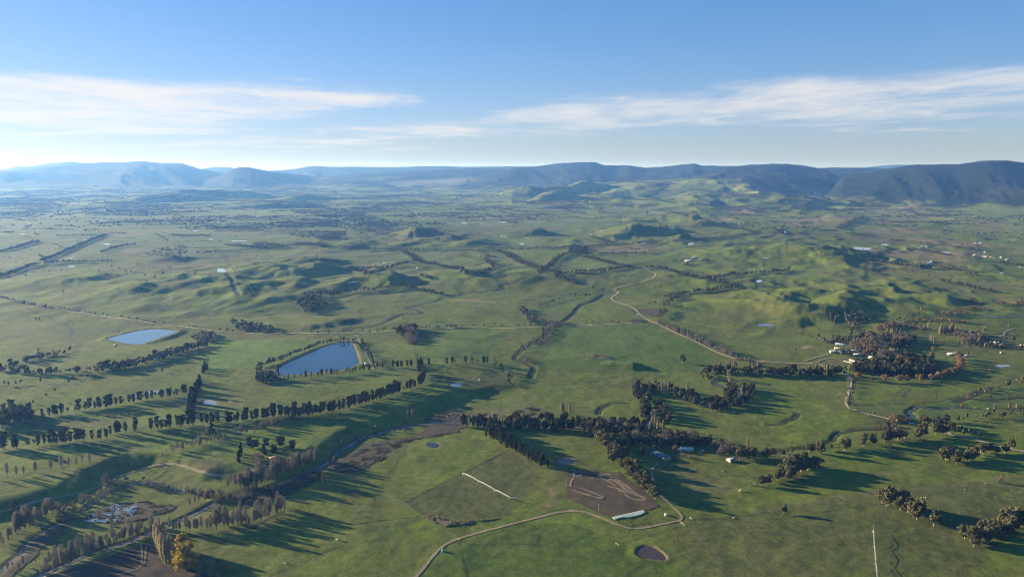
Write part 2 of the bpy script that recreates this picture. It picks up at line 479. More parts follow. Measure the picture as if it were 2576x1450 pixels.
# ------------------------------------------------------------------ water: reservoirs, farm dams
WATER = [  # name, label, category?, polygon, material, bank height
    ("reservoir_water", chaikin(W("B1 1075,450 1500,338 1788,370 1772,386 1440,494 1390,500 1320,497 1105,470"), 1), 'pale', 2.6),
    ("reservoir_water", chaikin(W("B2 228,738 245,716 760,511 880,503 965,503 1000,580 1052,727 500,798 300,810 238,808"), 1), 'deep', 2.6),
    ("dam_water", chaikin(W("B1 1430,980 1580,955 1605,975 1560,995 1480,998"), 2), 'milk', 0.5),
    ("dam_water", ell("B1 2115,1085", 122, 56), 'milk', 0.6),
    ("dam_water", ell("B2 2015,905", 130, 34), 'pale', 0.6),
    ("dam_water", chaikin(W("C3 1252,1222 1262,1180 1300,1150 1390,1135 1470,1180 1530,1230 1548,1282 1430,1275 1330,1262"), 1), 'brown', 1.2),
    ("dam_water", chaikin(W("C3 440,300 480,265 600,255 625,290 600,315 500,320"), 2), 'dark', 0.6),
    ("dam_water", chaikin(W("C2 1715,108 1780,98 1845,118 1830,142 1780,150 1740,135"), 2), 'dark', 0.4),
    ("dam_water", chaikin(W("B4 -130,308 -60,290 20,290 105,305 40,318 -40,318"), 1), 'pale', 0.8),
    ("dam_water", chaikin(W("B4 408,165 460,160 525,178 470,186"), 2), 'pale', 0.6),
    ("pond_water", ell("B4 2360,717", 135, 28), 'milk', 0.2),
]
FARDAMS = [("A1 720,1135", 84, 16), ("A1 2240,1172", 112, 24), ("A1 1075,908", 84, 14), ("A1 885,868", 56, 9), ("A1 165,921", 38, 10), ("A1 230,808", 46, 8),
           ("A1 710,1053", 44, 10), ("A1 2122,862", 50, 8), ("A1 1970,777", 54, 6), ("A1 2200,691", 40, 8), ("A1 2185,658", 50, 6), ("A1 2400,878", 150, 8),
           ("A2 965,1291", 100, 26), ("A2 2490,688", 104, 11), ("A2 2485,830", 70, 13), ("A2 2095,697", 60, 9), ("A2 1580,1031", 70, 11),
           ("A3 800,811", 54, 8), ("A3 180,682", 40, 7), ("A3 100,907", 56, 12), ("A3 1800,903", 66, 12), ("A3 2485,1282", 66, 22), ("A3 1330,893", 74, 11),
           ("A3 2550,1045", 50, 12), ("A4 1180,915", 72, 14), ("A4 950,951", 165, 16), ("A4 1790,995", 96, 13), ("A4 1620,1090", 74, 12), ("A4 90,955", 40, 9),
           ("A4 165,791", 44, 8), ("A4 1460,932", 44, 8), ("A4 2350,1200", 44, 10), ("A3 150,846", 40, 8), ("A1 515,962", 26, 7), ("A1 2280,633", 40, 6)]
for s, w_, h_ in FARDAMS:
    WATER.append(("dam_water", ell(s, w_, h_), 'glint', 0.5))
wat_obj = []
for nm, poly, mat, bank in WATER:
    d0 = float(np.hypot(*poly.mean(0)))
    pad = 60 + 0.02 * d0
    zb = ground(poly[:, 0], poly[:, 1])
    sdw = sdist(GX, GY, poly, pad + 60)
    k = max(1.0, d0 / 2600.0)
    if bank > 2:
        lv = float(np.mean(zb)) + 1.4
        top = lv + 2.0
        Z = np.where(sdw < 0, lv - 1.2, Z)
        b = smooth(sdw, 0, 5) * 1.0
        berm = np.where(sdw < 6, lv - 1.2 + (top - lv + 1.2) * b, top)
        out_ = smooth(sdw, 13, 34)
        Z = np.where((sdw >= 0) & (sdw < 34), berm * (1 - out_) + Z * out_, Z)
    else:
        lv = float(np.percentile(zb, 35))
        f = smooth(sdw, 1.0, 16 * k)
        edge = lv - 0.8 + (bank + 0.8) * smooth(sdw, -2, 4 * k)
        Z = np.where(sdw < 16 * k, edge * (1 - f) + Z * f, Z)
        Z = np.where(sdw < 1.5, np.minimum(Z, lv - 0.5), Z)
    wat_obj.append((nm, poly, mat, lv))

# ------------------------------------------------------------------ creeks and the river: carved lines
CREEKS = [  # trace, width, depth, surface
    ("river", "B3 2575,905 B3 2300,850 2000,872 2080,905 2170,935 2265,960 2290,1000 2270,1060 2200,1105 2060,1120 1900,1098 1760,1050 1640,990 1540,955 1420,928 1330,950 1300,1000 1345,1080 1385,1140 1425,1210 1400,1290 1250,1350 1150,1372 900,1390 760,1345 600,1330 300,1320 0,1330 B2 2400,1290 2100,1290 1900,1275 1700,1290 1500,1330 1300,1370 1150,1420 C2 1060,60 950,110 850,185 780,250 700,320 600,360 450,420 320,470 150,540 0,590 C1 2400,600 2250,660 2050,760 1850,860 1600,960 1400,1050 1100,1150 800,1250 500,1380 300,1480", 7.0, 2.0, 'riverw'),
    ("creek", "C1 2100,640 1900,590 1700,560 1500,500 1300,520 1100,600 950,700 700,860 400,1000 200,1200 0,1400", 4.0, 1.2, 'riverw'),
    ("creek", "B3 930,0 820,75 720,95 670,130 620,200 560,250 500,280 420,310", 7.0, 3.0, 'reed'),
    ("creek", "B3 340,330 350,400 300,450 210,480 120,540 40,610 30,650 120,690 205,715 235,750 190,830", 5.0, 2.0, 'reed'),
    ("creek", "A2 1860,1440 2060,1425 2100,1400 2230,1390 2300,1390 2440,1370 2520,1350 2440,1330 2575,1295 A3 0,1300 60,1280 100,1250 180,1230 280,1210", 7.0, 2.2, 'reed'),
    ("creek", "B2 1870,40 1850,60 1740,85 1640,105 1580,125 1490,135 1600,150 1660,170 1690,185 1640,200 1550,195 1460,205 1400,235 1300,275 1250,305 1100,330 960,345 890,370", 6.5, 2.4, 'reed'),
    ("creek", "B4 2575,1030 2420,1045 2300,1055 2250,1050", 5.0, 1.5, 'reed'),
    ("creek", "B4 2400,970 2200,965 2100,1010 2030,1020 1990,1050 1880,1075", 5.0, 1.5, 'reed'),
    ("creek", "B4 2050,1135 1900,1135 1800,1140 1700,1150 1600,1130 1500,1120 1470,1145 1400,1180 1430,1200 1460,1220 1380,1240 1420,1265 1400,1290", 6.0, 2.0, 'riverw'),
    ("creek", "B4 1230,1270 1260,1310 1300,1350 1200,1350 1000,1355 880,1350 800,1380 720,1390 660,1430 C4 650,40 660,70 560,110 400,150 200,170 0,205 C3 2520,200 2400,180 2200,140 2000,100 1800,70 1600,40 1450,0", 5.0, 2.2, 'reed'),
    ("creek", "A1 2290,1200 2310,1240 2350,1280 2340,1310 2370,1350 2400,1420", 7.0, 3.0, 'reed'),
    ("creek", "B1 2575,20 2440,60 2380,90 2200,150 2000,205 1880,235", 3.5, 1.0, 'reed'),
    ("creek", "B3 870,1200 880,1160 920,1130 980,1110 1000,1085 1180,1090", 4.0, 1.6, 'reed'),
    ("creek", "B4 0,1305 160,1305 180,1270 260,1250 300,1220 290,1190", 4.0, 1.5, 'reed'),
    ("creek", "B4 2575,225 2300,228 2170,232", 7.0, 1.0, 'riverw'),
    ("creek", "A3 660,930 720,910 690,890 600,865 700,860 780,855", 8.0, 2.0, 'reed'),
    ("creek", "A3 1640,880 1700,870 1700,850 1690,830 1740,810", 9.0, 2.5, 'reed'),
    ("creek", "B1 230,120 300,140 340,170 430,210 520,225 550,250 530,270 590,290 680,295 690,330 740,360 730,400 690,440 800,480 810,500 780,540 740,555", 1.4, 0.5, 'riverw'),
]
cre = []
for nm, s, w_, dep, mat in CREEKS:
    P = chaikin(W(s), 2, False)
    P = resample(P, max(3.0, w_ * 0.6))
    nrm = pn(P[:, 0] / 35, P[:, 1] / 35, 5)
    P = P + np.stack([nrm, pn(P[:, 0] / 35, P[:, 1] / 35, 9)], 1) * w_ * 0.5
    d0 = np.hypot(P[:, 0], P[:, 1]).mean()
    dd = pdist(GX, GY, P[::2], 60)
    Z = Z - dep * (1 - smooth(dd, w_ * 0.25, w_ * 0.55 + 6 + d0 * 0.0012))
    cre.append((nm, P, w_, mat))

# ------------------------------------------------------------------ land colour (albedo) per ground vertex
def col(*c):
    return np.array(c, float)
big1 = fbm(GX / 900, GY / 900, 3, 101); med = fbm(GX / 160, GY / 160, 4, 111); fine = fbm(GX / 28, GY / 28, 3, 121)
# paddocks: jittered cells in two grid directions
ca, sa = math.cos(0.35), math.sin(0.35)
qx = (GX * ca + GY * sa) / 520 + 0.12 * pn(GX / 900, GY / 900, 1); qy = (-GX * sa + GY * ca) / 430 + 0.12 * pn(GX / 900, GY / 900, 2)
cellr = _hash(np.floor(qx + 0.5 * (_hash(np.floor(qy), np.floor(qy) * 0, 3) / 65536.0)), np.floor(qy), 7) / 65536.0
cell2 = _hash(np.floor(qx * 0.6), np.floor(qy * 0.7), 77) / 65536.0
G_fresh = col(0.104, 0.137, 0.020); G_mid = col(0.097, 0.114, 0.023); G_dull = col(0.096, 0.092, 0.031); G_dry = col(0.155, 0.128, 0.066)
farf = smooth(GR, 2300, 3600)
t1 = np.clip(0.5 + 0.55 * big1 + 0.30 * med + 0.5 * farf * (cellr - 0.5), 0, 1)[..., None]
L = G_fresh * (1 - t1) + G_mid * t1
t2 = np.clip(0.10 + 0.5 * med + 0.35 * fine * 0.5 + 0.45 * (cell2 - 0.55) * farf, 0, 0.75)[..., None]
L = L * (1 - t2) + G_dull * t2
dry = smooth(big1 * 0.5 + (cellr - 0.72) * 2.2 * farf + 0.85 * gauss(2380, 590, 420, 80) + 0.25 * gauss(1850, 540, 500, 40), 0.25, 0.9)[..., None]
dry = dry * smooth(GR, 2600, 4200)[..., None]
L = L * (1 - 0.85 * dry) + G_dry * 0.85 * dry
L = L * (1 + 0.35 * smooth(GR, 5000, 10000))[..., None]      # drier pasture on the plain; bright sunlit haze painted into its colour too
cellw = (0.8 + 0.4 * cell2)[..., None]
L = L * (1 + (cellw - 1) * farf[..., None])
def paint(poly, c, soft=6.0, amt=1.0, noise=6.0):
    global L
    s_ = sdist(GX, GY, poly, 80) + noise * fine
    f = (1 - smooth(s_, -soft, soft))[..., None] * amt
    L = L * (1 - f) + np.asarray(c) * f
def paint_line(line, c, wd, amt=1.0, noise=2.0):
    global L
    s_ = pdist(GX, GY, line, 80) + noise * fine
    f = (1 - smooth(s_, wd * 0.35, wd * 0.75))[..., None] * amt
    L = L * (1 - f) + np.asarray(c) * f
# foreground paddocks
paint(W("C2 1600,1450 1800,1230 2040,1075 2575,940 C3 0,930 300,920 600,905 850,1000 1060,1120 1250,1240 1560,1285 2000,1420 2000,1700 C2 1400,1700"), (0.070, 0.102, 0.018), 5)
paint(W("C2 1500,700 2100,400 2540,180 C3 290,350 280,430 100,640 0,700 C3 0,830 C2 2300,880 2050,880 1680,835"), (0.078, 0.082, 0.028), 4, 0.85)
paint(W("C4 0,720 700,640 2575,440 2575,830 2000,1450 0,1450 C3 1800,1450 1790,870 2200,860"), (0.082, 0.090, 0.029), 8, 0.85)
paint(W("C3 1500,270 1900,340 2300,590 1850,640 1750,540 1500,420"), (0.115, 0.108, 0.052), 14, 0.6)
paint(W("C4 0,740 900,600 2575,405 2575,450 900,650 0,790"), (0.125, 0.115, 0.056), 7, 0.55)
paint(W("C4 900,430 1700,330 1700,350 1000,460"), (0.125, 0.112, 0.056), 6, 0.5)
paint(W("C2 1600,900 1720,880 1800,1010 1890,1030 1700,1110 1600,1050"), (0.120, 0.160, 0.018), 12, 0.7)
paint(W("C2 900,460 1100,500 1250,620 900,560"), (0.105, 0.150, 0.022), 20, 0.5)
paint(W("B1 2150,450 2575,450 B2 960,470 900,470 200,660 0,720 B1 2060,780 2080,600"), (0.092, 0.150, 0.024), 6, 0.8)
paint(W("B2 1640,350 2575,350 2300,640 1640,680"), (0.066, 0.112, 0.026), 8, 0.5)
paint(W("B3 420,330 1380,290 2100,620 2000,760 1200,800 200,780 400,480"), (0.068, 0.114, 0.021), 8, 0.6)
paint(W("B2 1950,45 2400,65 2420,85 1950,65"), (0.20, 0.165, 0.075), 6, 0.9)
paint(W("B4 1580,1140 1720,1090 2000,1000 2575,760 2575,1180 1600,1280 1420,1290 900,1170 820,1110"), (0.070, 0.098, 0.030), 8, 0.6)
paint(W("B4 540,640 760,650 900,690 720,735 600,720"), (0.120, 0.105, 0.062), 8, 0.75)
paint(W("B4 330,530 400,510 470,515 390,550"), (0.26, 0.20, 0.13), 4, 0.9, 1)
paint(W("B3 0,1000 300,1120 420,1200 300,1280 0,1240"), (0.095, 0.100, 0.045), 14, 0.7)
paint(W("B2 1900,1150 2575,1130 2575,1240 2100,1220"), (0.135, 0.125, 0.055), 12, 0.7)
for s, c in [("C3 330,560 430,560 500,600 480,700 330,800 230,790 400,680", (0.16, 0.13, 0.06)), ("B3 1140,800 1500,790", None)]:
    if c is not None:
        paint(W(s), c, 6, 0.7)
paint(W("C1 1800,300 2050,250 2300,330 2300,400 2100,410 1950,370"), (0.105, 0.085, 0.048), 10, 0.75)
# rank grass along fences (pale or dark lines)
for s, c, wd in [
    ("C2 1510,700 2540,175", (0.035, 0.040, 0.02), 5), ("C2 1120,520 1480,705 1660,840 1880,960 2030,1060", (0.12, 0.14, 0.04), 2.5),
    ("C2 350,780 700,870 980,925 1200,890 1640,845", (0.05, 0.045, 0.028), 4), ("C2 150,1440 400,1330 660,1210 840,1150 920,1100", (0.045, 0.06, 0.02), 2.5),
    ("C3 1770,880 2200,860 2575,800", (0.045, 0.055, 0.022), 3), ("C3 1710,900 1820,1010 2020,1190 2110,1300 2300,1450", (0.10, 0.085, 0.045), 3.5),
    ("C3 0,1120 500,1135 850,1000 560,920", (0.035, 0.055, 0.016), 2), ("C3 1560,1285 1800,1340 2300,1440", (0.10, 0.11, 0.045), 4),
    ("C3 1180,950 1500,870 1680,880", (0.045, 0.065, 0.022), 2), ("C3 1080,1110 1500,1010 1720,945", (0.045, 0.065, 0.022), 2),
    ("B1 2120,550 2080,700 2000,950 1900,1230", (0.04, 0.05, 0.022), 3), ("B1 0,920 400,880 900,840 1180,810", (0.045, 0.055, 0.024), 3),
    ("B2 1600,540 1640,720 1660,900", (0.055, 0.05, 0.03), 6), ("B2 1430,430 1500,480 1600,560", (0.13, 0.14, 0.06), 3),
    ("B3 480,905 700,890 1050,830", (0.03, 0.05, 0.016), 3), ("B3 0,870 100,970 190,1050", (0.12, 0.14, 0.05), 4), ("B3 270,740 700,790", (0.04, 0.06, 0.02), 2.5),
    ("B3 270,1000 600,950 1000,920 1250,850", (0.045, 0.065, 0.024), 3), ("B3 1010,660 1600,665 2100,620", (0.04, 0.07, 0.02), 2.5),
    ("B4 830,1110 1200,1100 1700,1085 1880,1030 2300,930", (0.045, 0.05, 0.028), 6), ("B4 890,870 820,1110", (0.03, 0.045, 0.016), 3),
    ("B3 1800,1150 2100,1240 2575,1330", (0.05, 0.08, 0.02), 3), ("C4 0,880 600,790 1180,710", (0.05, 0.065, 0.024), 2.5),
    ("A1 2230,1010 2400,1230 2560,1440", (0.05, 0.05, 0.03), 5), ("A1 2250,1010 2440,1230 2600,1420", (0.05, 0.05, 0.03), 5),
    ("A3 1540,910 1640,970 1780,1035", (0.06, 0.055, 0.035), 7), ("A1 1080,1080 1800,1040", (0.06, 0.06, 0.03), 8),
    ("C1 1560,470 1620,430 1700,350", (0.04, 0.045, 0.02), 4), ("C1 1570,1110 2575,950 C2 0,930 280,790", (0.03, 0.035, 0.015), 4),
    ("B3 1310,860 1310,830 1360,815 1500,805", (0.03, 0.06, 0.018), 4), ("B3 1440,860 1450,835 1520,825", (0.03, 0.06, 0.018), 4),
    ("B3 1480,875 1600,875 1700,845", (0.03, 0.06, 0.018), 4), ("B4 1280,1000 1370,960 1330,920", (0.03, 0.055, 0.018), 5),
    ("B4 1380,1030 1370,1000 1440,950", (0.03, 0.055, 0.018), 5), ("B4 1700,1050 1690,970 1760,940", (0.03, 0.055, 0.018), 3),
    ("C2 2130,1450 C2 2040,1080", (0.04, 0.06, 0.02), 3)]:
    paint_line(W(s), c, wd)
# bare earth and wheel tracks that show as pale scratches
for s, wd in [("B4 440,965 490,935 540,915 620,922 660,945 650,990 620,1005 605,990", 2.2), ("B4 660,990 670,955 710,945 735,985 710,1030", 2.2), ("B4 240,1168 430,1140 620,1112", 2.5), ("B4 0,1115 240,1168", 2),
              ("B1 2170,1165 2290,1090 2450,1005", 2.4), ("B1 2220,1160 2330,1085 2300,1060", 2.2), ("B1 2400,1115 2460,1075 2440,1050", 2.0),
              ("B3 2150,680 2200,662 2270,672 2280,690 2200,702 2150,690 2150,680", 2.5), ("C3 1590,580 1640,490 1680,450", 2), ("C3 1700,560 1740,475", 2)]:
    paint_line(W(s), (0.22, 0.19, 0.10), wd, 0.6, 1.0)
# stock pads and old wheel lines wandering over the near paddocks
rl = np.random.default_rng(77)
for k in range(46):
    fx0 = rl.uniform(150, 2500); fy0 = rl.uniform(860, 1440)
    x0, y0 = spot(fx0, fy0)
    th = rl.uniform(0, 6.28); n = rl.integers(8, 22); pts = [(float(x0[0]), float(y0[0]))]
    for i in range(n):
        th += rl.normal() * 0.22
        pts.append((pts[-1][0] + 22 * math.cos(th), pts[-1][1] + 22 * math.sin(th)))
    paint_line(np.array(pts), [(0.045, 0.055, 0.02), (0.15, 0.14, 0.06), (0.06, 0.075, 0.02)][k % 3], rl.uniform(1.6, 3.2), rl.uniform(0.25, 0.55), 2.5)
# bare banks round the reservoirs
for nm, poly, mat, bank in WATER[:2]:
    s_ = sdist(GX, GY, poly, 80)
    f = ((1 - smooth(s_ + 2 * fine, 6, 13)) * 0.85)[..., None]
    L = L * (1 - f) + col(0.135, 0.115, 0.070) * f
for nm, poly, mat, bank in WATER[2:11]:
    s_ = sdist(GX, GY, poly, 40)
    f = ((1 - smooth(s_ + 1.5 * fine, 2.0, 7.0)) * 0.8)[..., None]
    L = L * (1 - f) + col(0.15, 0.12, 0.075) * f
for nm, P, w_, mat in cre:
    paint_line(P[::2], (0.055, 0.058, 0.028), w_ * 1.9 + 4, 0.65, 4)
# forest cover on the ranges, with cleared patches
gaps = (1 - 0.9 * smooth(PX, 1800, 2000)) * smooth(PX, 480, 700) * smooth(fbm(GX / 1500, GY / 1100, 4, 131), 0.30, 0.48) * (1 - smooth(Zm, 200, 330))
fcov = np.clip(forest * (1 - gaps), 0, 1)
fcov = np.maximum(fcov, 0.9 * gauss(2060, 462, 90, 14) * smooth(GR, 9000, 11000))
L = L * (1 - fcov[..., None]) + col(0.011, 0.018, 0.013) * fcov[..., None]
L = np.clip(L, 0.004, 1)

# ------------------------------------------------------------------ materials
def mat_new(name):
    m = bpy.data.materials.new(name); m.use_nodes = True
    return m, NT(m.node_tree)
def finish(t, bsdf, disp=None):
    o = t.node('ShaderNodeOutputMaterial')
    t.l.new(bsdf.outputs[0], o.inputs['Surface'])
def pos(t):
    return t.node('ShaderNodeNewGeometry').outputs['Position']
def principled(t, color, rough=0.9, spec=0.2, normal=None):
    b = t.node('ShaderNodeBsdfPrincipled')
    t.put(b.inputs['Base Color'], color if not isinstance(color, tuple) else (*color[:3], 1))
    b.inputs['Roughness'].default_value = rough
    b.inputs['Specular IOR Level'].default_value = spec
    if normal is not None:
        t.put(b.inputs['Normal'], normal)
    return b
def bump(t, height, strength=0.5, dist=1.0):
    nd = t.node('ShaderNodeBump')
    t.put(nd.inputs['Height'], height)
    nd.inputs['Strength'].default_value = strength
    nd.inputs['Distance'].default_value = dist
    return nd.outputs[0]

M = {}
m, t = mat_new("pasture"); M['pasture'] = m
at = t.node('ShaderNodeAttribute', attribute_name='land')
P_ = pos(t)
na = t.noise(P_, 0.07, 6.0, 0.68); nb = t.noise(P_, 0.42, 3.0, 0.65); nc_ = t.noise(P_, 0.012, 5.0, 0.62)
v = t.m('ADD', t.m('MULTIPLY', na, 1.7), t.m('ADD', t.m('MULTIPLY', nb, 1.3), t.m('MULTIPLY', nc_, 1.0)))
v = t.m('MAXIMUM', t.m('ADD', v, -1.0), 0.3)
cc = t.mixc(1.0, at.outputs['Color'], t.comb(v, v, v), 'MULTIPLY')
dryf = t.m('MULTIPLY', t.ss(t.noise(P_, 0.035, 5.0, 0.65), 0.55, 0.78), 0.35)
cc = t.mixc(dryf, cc, (0.115, 0.10, 0.045, 1))
lush = t.m('MULTIPLY', t.ss(t.noise(P_, 0.021, 6.0, 0.7, 0.4), 0.52, 0.62), 0.45)
cc = t.mixc(lush, cc, t.mixc(1.0, cc, (0.62, 0.82, 0.75, 1), 'MULTIPLY'))
hgt = t.m('ADD', t.m('MULTIPLY', nb, 0.5), t.m('MULTIPLY', na, 2.0))
finish(t, principled(t, cc, 0.95, 0.1, bump(t, hgt, 0.6, 0.9)))

def earth(name, c1, c2, scale=0.15, rough=0.95, bs=0.4):
    m, t = mat_new(name); M[name] = m
    P_ = pos(t)
    n = t.noise(P_, scale, 5.0, 0.65)
    f = t.ss(n, 0.32, 0.68)
    finish(t, principled(t, t.mixc(f, (*c1, 1), (*c2, 1)), rough, 0.15, bump(t, t.noise(P_, scale * 4, 3.0), bs, 0.4)))
earth('gravel', (0.30, 0.235, 0.15), (0.42, 0.34, 0.23), 0.3)
earth('track', (0.17, 0.135, 0.085), (0.30, 0.24, 0.15), 0.25)
earth('grasstrack', (0.13, 0.13, 0.06), (0.20, 0.17, 0.09), 0.25)
earth('brown_soil', (0.058, 0.042, 0.030), (0.085, 0.066, 0.040), 0.05)
earth('plough', (0.036, 0.026, 0.022), (0.060, 0.044, 0.034), 0.12)
earth('rush', (0.040, 0.035, 0.023), (0.088, 0.073, 0.048), 0.14, 0.95, 0.8)
earth('tussock', (0.085, 0.070, 0.040), (0.20, 0.165, 0.095), 0.22, 0.95, 1.0)
earth('scrape', (0.13, 0.098, 0.065), (0.25, 0.185, 0.12), 0.35)
earth('bank', (0.12, 0.10, 0.062), (0.20, 0.165, 0.11), 0.2)
earth('reed', (0.028, 0.034, 0.018), (0.070, 0.066, 0.036), 0.15, 0.9, 0.8)  # dark creek mud and rushes; bank and tree shade painted into the tone
def water(name, c, rough, wave=0.04, spec=0.5):
    m, t = mat_new(name); M[name] = m
    P_ = pos(t)
    b = principled(t, c, rough, spec, bump(t, t.noise(P_, 0.9, 2.0), wave, 0.3))
    t.put(b.inputs['Roughness'], t.m('ADD', t.m('MULTIPLY', t.ss(t.noise(P_, 0.02, 4.0, 0.6, 1.0), 0.35, 0.7), 0.06), rough))
    b.inputs['IOR'].default_value = 1.33
    finish(t, b)
water('pale', (0.16, 0.22, 0.27), 0.12)
water('deep', (0.022, 0.045, 0.085), 0.10)
water('milk', (0.26, 0.27, 0.29), 0.2)
water('brown', (0.060, 0.036, 0.027), 0.25)
water('dark', (0.030, 0.028, 0.026), 0.15)
water('glint', (0.48, 0.52, 0.56), 0.25)  # near-white base colour paints in the sky's reflection on far dams
m, t = mat_new('riverw'); M['riverw'] = m
P_ = pos(t)
f = t.ss(t.noise(P_, 0.11, 5.0, 0.7), 0.44, 0.60)
b = principled(t, t.mixc(f, (0.028, 0.035, 0.045, 1), (0.10, 0.09, 0.078, 1)), 0.3, 0.4, bump(t, t.noise(P_, 0.5, 4.0), 0.4, 0.5))
t.put(b.inputs['Roughness'], t.m('ADD', t.m('MULTIPLY', f, 0.6), 0.2))
finish(t, b)

# ------------------------------------------------------------------ mesh helpers
def mesh_obj(name, verts, faces, mat, parent=None, smooth_=False, attr=None):
    """faces: (n, 3|4) int array"""
    verts = np.asarray(verts, np.float32); faces = np.asarray(faces, np.int32)
    me = bpy.data.meshes.new(name)
    k = faces.shape[1]
    me.vertices.add(len(verts)); me.vertices.foreach_set('co', verts.ravel())
    me.loops.add(faces.size); me.loops.foreach_set('vertex_index', faces.ravel())
    me.polygons.add(len(faces))
    me.polygons.foreach_set('loop_start', np.arange(0, faces.size, k, dtype=np.int32))
    if smooth_:
        me.polygons.foreach_set('use_smooth', np.ones(len(faces), bool))
    if attr is not None:
        ac = me.color_attributes.new('land', 'FLOAT_COLOR', 'POINT')
        ac.data.foreach_set('color', np.concatenate([attr, np.ones((len(attr), 1))], 1).astype(np.float32).ravel())
    me.update(calc_edges=True)
    me.materials.append(mat)
    return link(name, me, parent)
def link(name, data, parent=None):
    o = bpy.data.objects.new(name, data); C.objects.link(o)
    if parent is not None:
        o.parent = parent
    return o
def tag(o, label=None, cat=None, group=None, kind=None):
    if label: o['label'] = label
    if cat: o['category'] = cat
    if group: o['group'] = group
    if kind: o['kind'] = kind
    return o

# ------------------------------------------------------------------ the ground
nr, nc = GX.shape
idx = np.arange(nr * nc).reshape(nr, nc)
quads = np.stack([idx[:-1, :-1], idx[:-1, 1:], idx[1:, 1:], idx[1:, :-1]], -1).reshape(-1, 4)[:, ::-1]
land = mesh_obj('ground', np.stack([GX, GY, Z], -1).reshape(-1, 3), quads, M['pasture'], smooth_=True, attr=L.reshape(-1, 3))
tag(land, 'rolling green pasture valley rising to forested ranges', kind='structure')

# ------------------------------------------------------------------ haze: one closed box of pale air
hz_top = max(float(Z.max()) + 60, CAM_H + 60)
hx, y0h, y1h = 54000.0, -54000.0, 54000.0
hv = [(-hx, y0h, -40), (hx, y0h, -40), (hx, y1h, -40), (-hx, y1h, -40), (-hx, y0h, hz_top), (hx, y0h, hz_top), (hx, y1h, hz_top), (-hx, y1h, hz_top)]
hf = [(0, 3, 2, 1), (4, 5, 6, 7), (0, 1, 5, 4), (1, 2, 6, 5), (2, 3, 7, 6), (3, 0, 4, 7)]
hm, ht = mat_new('haze_air')
pv = ht.node('ShaderNodeVolumePrincipled')
pv.inputs['Color'].default_value = (0.15, 0.37, 1.0, 1)
pv.inputs['Absorption Color'].default_value = (1, 1, 1, 1)
pv.inputs['Density'].default_value = 3.4e-5
pv.inputs['Anisotropy'].default_value = 0.35
ho = ht.node('ShaderNodeOutputMaterial')
ht.l.new(pv.outputs[0], ho.inputs['Volume'])
haze = mesh_obj('haze', hv, hf, hm)
tag(haze, 'pale blue morning haze over the valley', kind='stuff')
# drifting smoke low over the far plain
sv_, sf_ = [], []
nu, nv = 28, 14
sx0, sy0 = flat(1190, 478)
for i in range(nv + 1):
    for j in range(nu):
        a_ = 2 * math.pi * j / nu; b_ = math.pi * (i / nv - 0.5)
        sv_.append((sx0 + 1900 * math.cos(b_) * math.cos(a_) * (1 + 0.2 * math.sin(3 * a_)), sy0 + 900 * math.cos(b_) * math.sin(a_), 150 + 120 * math.sin(b_)))
for i in range(nv):
    for j in range(nu):
        k = i * nu + j; k2 = i * nu + (j + 1) % nu
        sf_.append((k, k2, k2 + nu, k + nu))
sm_, st_ = mat_new('smoke_air')
sp_v = st_.node('ShaderNodeVolumePrincipled')
sp_v.inputs['Color'].default_value = (0.85, 0.9, 0.97, 1)
sp_v.inputs['Density'].default_value = 1.5e-4
so_ = st_.node('ShaderNodeOutputMaterial')
st_.l.new(sp_v.outputs[0], so_.inputs['Volume'])
tag(mesh_obj('smoke', sv_, sf_, sm_, smooth_=True), 'thin pale smoke lying over the far plain below the range', kind='stuff')
print("terrain", quads.shape, Z.min(), Z.max())
# ------------------------------------------------------------------ draped sheets
def lift(X, Y, base=0.22):
    return ground(X, Y) + base + 0.00028 * np.hypot(X, Y)
def strip(name, line, width, mat, label=None, smooth_n=2, parent=None, base=0.22, edge=0.12):
    P = chaikin(line, smooth_n, False) if smooth_n else np.asarray(line)
    d0 = float(np.hypot(P[:, 0], P[:, 1]).mean())
    P = resample(P, max(2.5, d0 * 0.0018))
    tg = np.gradient(P, axis=0); tg /= np.maximum(np.hypot(tg[:, 0], tg[:, 1])[:, None], 1e-6)
    nm = np.stack([-tg[:, 1], tg[:, 0]], 1)
    cols_ = []
    for k, s in enumerate((-0.5, -0.17, 0.17, 0.5)):
        wv = width * s * (1 + edge * 2 * pn(P[:, 0] / 9, P[:, 1] / 9, 40 + k))
        Q = P + nm * wv[:, None]
        cols_.append(np.concatenate([Q, lift(Q[:, 0], Q[:, 1], base)[:, None]], 1))
    V = np.stack(cols_, 1).reshape(-1, 3)
    n = len(P); q = []
    i = np.arange(n - 1)[:, None] * 4 + np.arange(3)[None, :]
    F = np.stack([i, i + 1, i + 5, i + 4], -1).reshape(-1, 4)
    o = mesh_obj(name, V, F[:, ::-1], M[mat], parent, True)
    if parent is None:
        tag(o, label, kind='structure')
    return o
def sheet(name, poly, mat, label=None, up=0.25, wob=3.0, holes=None):
    """a piece of ground with its own surface, cut out of the terrain grid"""
    s_ = sdist(GX, GY, poly, 30) + wob * fine
    m = s_ < 0
    f = m[:-1, :-1] & m[:-1, 1:] & m[1:, 1:] & m[1:, :-1]
    if holes is not None:
        f &= holes[:-1, :-1]
    F = np.stack([idx[:-1, :-1][f], idx[:-1, 1:][f], idx[1:, 1:][f], idx[1:, :-1][f]], -1)[:, ::-1]
    if not len(F):
        return None
    u, inv = np.unique(F, return_inverse=True)
    X = GX.ravel()[u]; Y = GY.ravel()[u]; z = Z.ravel()[u] + up + 0.0002 * np.hypot(X, Y)
    o = mesh_obj(name, np.stack([X, Y, z], 1), inv.reshape(F.shape), M[mat], None, True)
    return tag(o, label, kind='structure')

